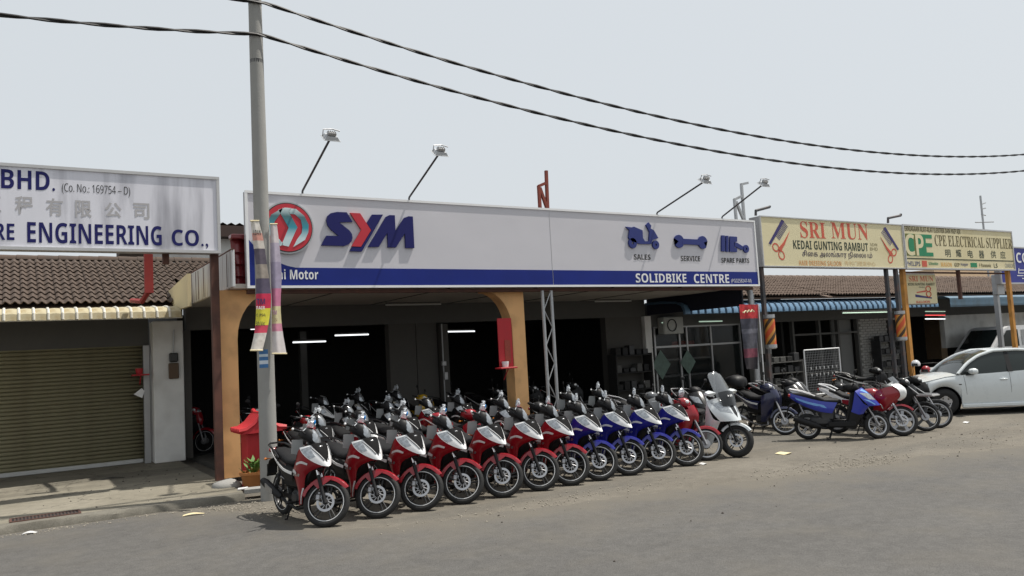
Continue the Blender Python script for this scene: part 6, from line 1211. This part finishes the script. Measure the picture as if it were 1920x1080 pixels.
# mesh display rack and clutter
t = thing('mesh_rack', 'white framed wire mesh rack with small hanging goods', 'rack', (0, 0, 0)); p0, p1 = gy(1507, 657, 16.0), gy(1573, 655, 16.0); zt = p0.z; zb = 0.1
b = MB()
for x in (p0.x, p1.x): b.tube([(x, 16.0, zb), (x, 16.0, zt)], 0.022, 6)
for z in (zt, zb+0.15): b.tube([(p0.x, 16.0, z), (p1.x, 16.0, z)], 0.022, 6)
b.build('frame', m_white, t); b = MB()
for k in range(1, 22): x = p0.x+(p1.x-p0.x)*k/22; b.tube([(x, 16.0, zb+0.15), (x, 16.0, zt)], 0.004, 4)
for k in range(1, 18): z = zb+0.15+(zt-zb-0.15)*k/18; b.tube([(p0.x, 16.0, z), (p1.x, 16.0, z)], 0.004, 4)
b.build('wire_mesh', m_gal, t)['kind'] = 'stuff'
for j in range(2):
    for k in range(6 if j else 7): b = MB(); b.rbox((p0.x+0.25+k*0.2+random.uniform(-.03, .03), 15.97, 1.05-j*0.2), (0.05, 0.02, 0.08), 0.006); b.build('hanging_packet', m_grey, t, smooth=False)
def shelf_unit(name, label, x0, x1, y, z1, m):
    t = thing(name, label, 'shelf', ((x0+x1)/2, y, 0.1)); w = x1-x0
    for s_ in (-1, 1): b = MB(); b.box((s_*w/2, 0, z1/2), (0.04, 0.4, z1)); b.build('side', m, t, smooth=False)
    for k in range(4):
        b = MB(); b.box((0, 0, 0.1+k*(z1-0.15)/3), (w-0.05, 0.38, 0.03)); b.build('shelf_board', m, t, smooth=False)
        for j in range(5): b = MB(); h = random.uniform(0.12, 0.3); b.rbox((-w/2+w*(j+0.6)/5.2, 0, 0.12+k*(z1-0.15)/3+h/2), (w/7, 0.25, h), 0.01); b.build('stored_box', random.choice([m_inner, m_dwall, m_black, m_dark]), t, smooth=False)
shelf_unit('shelf_unit', 'dark shelf crowded with parts against the right showroom wall', 15.3, 16.7, 18.85, 1.7, m_inner); shelf_unit('shelf_unit', 'low shelf of goods in the dark electrical shop doorway', 20.2, 21.9, 17.4, 1.2, m_dwall); shelf_unit('shelf_unit', 'tall shelf of tools against the painted brick wall', 28.6, 30.4, 19.0, 1.6, m_dark)
# ------------------------------------------------------------------ white car
m_car = mat('car_white', (0.64, 0.68, 0.69), 0.28, var=0.03, coat=0.7); m_cglass = mat('car_glass', (0.02, 0.026, 0.025), 0.08, var=0.05, spec=0.4); m_seam = mat('seam', (0.06, 0.06, 0.06), 0.7)
def sedan(label, loc, heading):
    t = thing('sedan_car', label, 'car', loc, rad(heading)); XF, XR, RA = 1.33, -1.30, 0.365
    def hw(x): return 0.885*(1-0.10*max(0, (x-1.5)/0.8)**2-0.30*max(0, (x-2.0)/0.33)**2-0.06*max(0, (-x-1.5)/0.8)**2)
    def up(x): return float(np.interp(x, [-2.3, -2.2, -1.6, -0.9, 0.3, 0.95, 1.3, 1.9, 2.15, 2.3], [0.80, 0.98, 1.04, 1.0, 0.95, 0.93, 0.89, 0.77, 0.66, 0.55]))
    def low(x):
        z = 0.21
        for c in (XF, XR):
            d = abs(x-c)
            if d < RA: z = max(z, 0.32+math.sqrt(RA*RA-d*d))
        return z
    xs = sorted(set([round(v, 4) for v in np.linspace(-2.3, 2.3, 70)]+[round(c+RA*math.cos(a), 4) for c in (XF, XR) for a in np.linspace(0, PI, 19)]))
    prof = [0.93, 0.965, 0.99, 1.0, 1.0, 0.985, 0.955]
    for s_ in (-1, 1):
        rows = [[Vector((x, s_*hw(x)*prof[k], low(x)+(up(x)-low(x))*k/6)) for x in xs] for k in range(7)]
        b = MB(); b.grid(rows if s_ < 0 else rows[::-1], 0.012); b.build('body_side', m_car, t, angle=50)
        # arch lips, wheel wells
        for c in (XF, XR):
            w = MB(); w.lathe([(RA-0.01, 0.0), (RA-0.01, 0.5), (0.0, 0.5)], (0, 0, 0), n=28, M=Matrix.Translation((c, s_*0.84, 0.32)) @ (Matrix.Rotation(PI, 4, 'Z') if s_ > 0 else Matrix.Identity(4))); w.build('wheel_well', m_plate, t)
            wo = wheel(t, 'wheel', (c, s_*0.775, 0.318), 0.318, 0.205, None, 'none', None, m_silver, None)
            sp = MB()
            for k in range(5):
                a = 2*PI*k/5+0.4; d = Vector((math.cos(a), 0, math.sin(a))); q = Vector((-d.z, 0, d.x)); C = Vector((c, s_*0.775, 0.318))
                sp.hull([C+d*0.02+q*e*0.045+Vector((0, s_*f, 0)) for e in (-1, 1) for f in (0.05, 0.085)]+[C+d*0.215+q*e*0.038+Vector((0, s_*f, 0)) for e in (-1, 1) for f in (0.06, 0.09)])
            sp.lathe([(0, 0.088), (0.05, 0.088), (0.06, 0.06), (0, 0.05)], C, n=16, M=None) if s_ > 0 else sp.lathe([(0, -0.088), (0.05, -0.088), (0.06, -0.06), (0, -0.05)], C, n=16)
            sp.build('spokes', m_silver, wo)
            dd = MB(); dd.lathe([(0, 0.0), (0.2, 0.0)], Vector((c, s_*0.77, 0.318)), n=24); dd.build('wheel_back', m_dark, wo)
        # glass house side
        belt = lambda x: Vector((x, s_*hw(x)*0.945, up(x)-0.002))
        rx = np.linspace(1.0, -1.72, 28)
        def roofz(x): return float(np.interp(x, [-1.75, -1.4, -0.9, -0.4, 0.1, 0.45, 0.75, 1.02], [1.05, 1.24, 1.42, 1.465, 1.46, 1.36, 1.19, 0.945]))
        def roofy(x): return 0.60+0.25*max(0, (1.45-roofz(x))/0.5)
        top = lambda x: Vector((x, s_*min(roofy(x), hw(x)*0.94), roofz(x)))
        rows = [[belt(x).lerp(top(x), k/4)+Vector((0, s_*0.02*math.sin(PI*k/4), 0)) for x in rx] for k in range(5)]
        b = MB(); b.grid(rows, 0.01); b.build('side_glass', m_cglass, t, angle=60)
        fr_ = MB(); fr_.tube([top(x)+Vector((0, s_*0.012, 0)) for x in rx], 0.036, 8)
        for x0_, x1_, wd in ((-1.05, -1.25, 0.05), (-1.5, -1.55, 0.09)): fr_.hull([belt(x0_+e*wd)+Vector((0, s_*f, 0)) for e in (-1, 1) for f in (0.004, 0.022)]+[top(x1_+e*wd)+Vector((0, s_*f, 0)) for e in (-1, 1) for f in (0.004, 0.022)])
        fr_.build('roof_rail', m_car if True else m_black, t)
        bp = MB(); bp.hull([belt(x_)+Vector((0, s_*0.026, 0)) for x_ in (-0.09, -0.2)]+[top(x_)+Vector((0, s_*0.03, -0.03)) for x_ in (-0.13, -0.22)]+[belt(x_)+Vector((0, s_*0.01, 0)) for x_ in (-0.09, -0.2)]+[top(x_)+Vector((0, s_*0.01, -0.03)) for x_ in (-0.13, -0.22)]); bp.build('door_pillar', m_black, t)
        for xx in (0.86, -0.12, -1.02):
            sm_ = MB(); sm_.tube([(xx+0.04*(k/6-0.5)*(1 if xx > 0 else 0), s_*(hw(xx)*np.interp(k, range(7), prof)+0.0015), low(0)+0.06+(up(xx)-low(0)-0.07)*k/6) for k in range(7)], 0.004, 4); sm_.build('door_seam', m_seam, t)
        for xx in (0.02, -0.9):
            h_ = MB(); h_.rbox((xx, s_*(hw(xx)+0.008), 0.80), (0.17, 0.03, 0.035), 0.01); h_.build('door_handle', m_car, t)
        sl_ = MB(); sl_.rbox((0.02, s_*0.85, 0.215), (1.9, 0.06, 0.09), 0.02); sl_.build('side_skirt', m_car, t, smooth=False)
        mi = MB(); mi.loft([ring(0.62, 0.05, 0.96, 1.06, cy=s_*0.98), ring(0.68, 0.11, 0.94, 1.09, cy=s_*0.98), ring(0.76, 0.11, 0.95, 1.08, cy=s_*0.98), ring(0.80, 0.06, 0.98, 1.05, cy=s_*0.98)]); mi.build('mirror', m_car, t)
        mb_ = MB(); mb_.hull([(0.62, s_*0.80, 0.92), (0.9, s_*0.80, 0.90), (0.62, s_*0.80, 0.98), (0.66, s_*0.92, 0.94), (0.74, s_*0.92, 0.94), (0.7, s_*0.92, 0.99)]); mb_.build('mirror_base', m_black, t)
        hl = MB(); hl.patch([[(2.20, s_*0.55, 0.66), (2.08, s_*0.76, 0.71), (1.80, s_*0.885, 0.78)], [(2.24, s_*0.58, 0.58), (2.12, s_*0.80, 0.60), (1.90, s_*0.89, 0.66)]], 4, 0.02); hl.build('headlight', m_lens, t)
        am = MB(); am.patch([[(2.0, s_*0.862, 0.70), (1.86, s_*0.895, 0.735)], [(2.02, s_*0.862, 0.63), (1.92, s_*0.895, 0.665)]], 2, 0.012); am.build('turn_signal', m_amber, t)
        mk = MB(); mk.rbox((0.98, s_*(hw(0.98)+0.002), 0.72), (0.06, 0.01, 0.025), 0.003); mk.build('side_marker', m_dark, t)
    yy_ = np.linspace(-0.955, 0.955, 13)
    def deck(x0_, x1_, nm, m, crown):
        b = MB(); b.grid([[Vector((x, hw(x)*y, up(x)+crown*(1-y*y))) for y in yy_] for x in np.linspace(x0_, x1_, 16)], 0.012); return b.build(nm, m, t, angle=60)
    deck(0.93, 2.3, 'bonnet', m_car, 0.05); deck(-2.3, -1.6, 'boot_lid', m_car, 0.03)
    rz_ = lambda x: float(np.interp(x, [-1.75, -1.4, -0.9, -0.4, 0.1, 0.45, 0.75, 1.02], [1.05, 1.24, 1.42, 1.465, 1.46, 1.36, 1.19, 0.945])); ry_ = lambda x: 0.60+0.25*max(0, (1.45-rz_(x))/0.5)
    for x0_, x1_, nm, m in ((0.16, -0.95, 'roof', m_car), (1.02, 0.16, 'windscreen', m_cglass), (-0.95, -1.75, 'rear_window', m_cglass)):
        b = MB(); b.grid([[Vector((x, ry_(x)*y/0.955, rz_(x)+0.04*(1-y*y))) for y in yy_] for x in np.linspace(x0_, x1_, 12)], 0.012); b.build(nm, m, t, angle=60)
    b = MB(); b.patch([[(2.27, -0.55, 0.56), (2.36, 0, 0.56), (2.27, 0.55, 0.56)], [(2.32, -0.58, 0.40), (2.40, 0, 0.40), (2.32, 0.58, 0.40)], [(2.28, -0.58, 0.22), (2.36, 0, 0.22), (2.28, 0.58, 0.22)]], 4, 0.03); b.build('front_bumper', m_car, t, angle=60)
    b = MB(); b.rbox((2.375, 0, 0.40), (0.03, 0.8, 0.18), 0.01); b.build('grille', m_black, t)
    b = MB(); b.rbox((-2.28, 0, 0.52), (0.06, 1.5, 0.6), 0.03); b.build('rear_bumper', m_car, t)
    b = MB(); b.box((0, 0, 0.30), (4.2, 1.2, 0.12)); b.build('underbody', m_plate, t, smooth=False)
    b = MB()
    for y in (-0.36, 0.36): b.rbox((0.1, y, 0.75), (0.45, 0.46, 0.3), 0.06); b.rbox((-0.15, y, 1.05), (0.15, 0.44, 0.5), 0.06)
    b.rbox((0.75, 0, 0.85), (0.4, 1.3, 0.2), 0.05); b.build('cabin', m_plate, t)
    return t
car = sedan('white sedan car parked at an angle before the electrical shop', (0, 0, 0), 140)
F = gz(1776, 780); hd = 140; c_, s_ = math.cos(rad(hd)), math.sin(rad(hd)); car.location = (F.x-(1.33*c_-0.86*s_), F.y-(1.33*s_+0.86*c_), 0)
# ------------------------------------------------------------------ white van behind the car
t = thing('van', 'white delivery van parked behind the sedan beside the shops', 'van', (0, 0, 0)); VP = [(0, 0.45), (0.05, 0.85), (0.25, 1.05), (1.05, 1.85), (1.35, 1.95), (4.6, 1.97), (4.7, 0.45)]
b = MB(); b.poly(VP, -0.85, 0.85, lambda u, v, w: (u, w*(1-0.05*max(0, v-0.9)), v)); b.build('body', m_white, t, smooth=False)
for s_ in (-1, 1):
    b = MB(); b.poly([(0.55, 1.15), (1.15, 1.78), (1.75, 1.80), (1.78, 1.12)], 0, 0.01, lambda u, v, w: (u, s_*(0.835+w+0.006*(1.7-v)), v)); b.build('side_window', m_cglass, t, smooth=False)
    b = MB(); b.poly([(1.95, 1.15), (1.95, 1.78), (2.25, 1.78), (2.25, 1.15)], 0, 0.012, lambda u, v, w: (u, s_*(0.835+w+0.006*(1.7-v)), v)); b.build('vent', m_grey, t, smooth=False)
    for x in (0.75, 3.8): wheel(t, 'wheel', (x, s_*0.74, 0.3), 0.3, 0.2, None, 'star', None, m_alu, None)
    b = MB(); b.rbox((0.05, s_*0.7, 0.72), (0.08, 0.22, 0.14), 0.02); b.build('headlight', m_tail, t)
b = MB(); b.patch([[(0.27, -0.7, 1.08), (0.24, 0, 1.08), (0.27, 0.7, 1.08)], [(1.0, -0.66, 1.82), (0.97, 0, 1.82), (1.0, 0.66, 1.82)]], 4, 0.01); b.build('windscreen', m_cglass, t)
b = MB(); b.rbox((0.0, 0, 0.5), (0.1, 1.66, 0.2), 0.03); b.build('bumper', m_grey, t)
b = MB()
for k in range(2):
    for q in range(9): b.box((0.8+q*0.1+0.02*k, -0.852, 1.0-k*0.1), (0.06, 0.006, 0.035))
b.build('faint_writing', m_ltr, t, smooth=False)['kind'] = 'stuff'
vp = gz(1800, 705, 0.5); p = gy(1846, 660, 17.3); t.location = (p.x, 17.9, 0.05); t.rotation_euler = (0, 0, rad(-12))

for o in list(bpy.data.objects):
    if 'front' in o.keys(): del o['front']
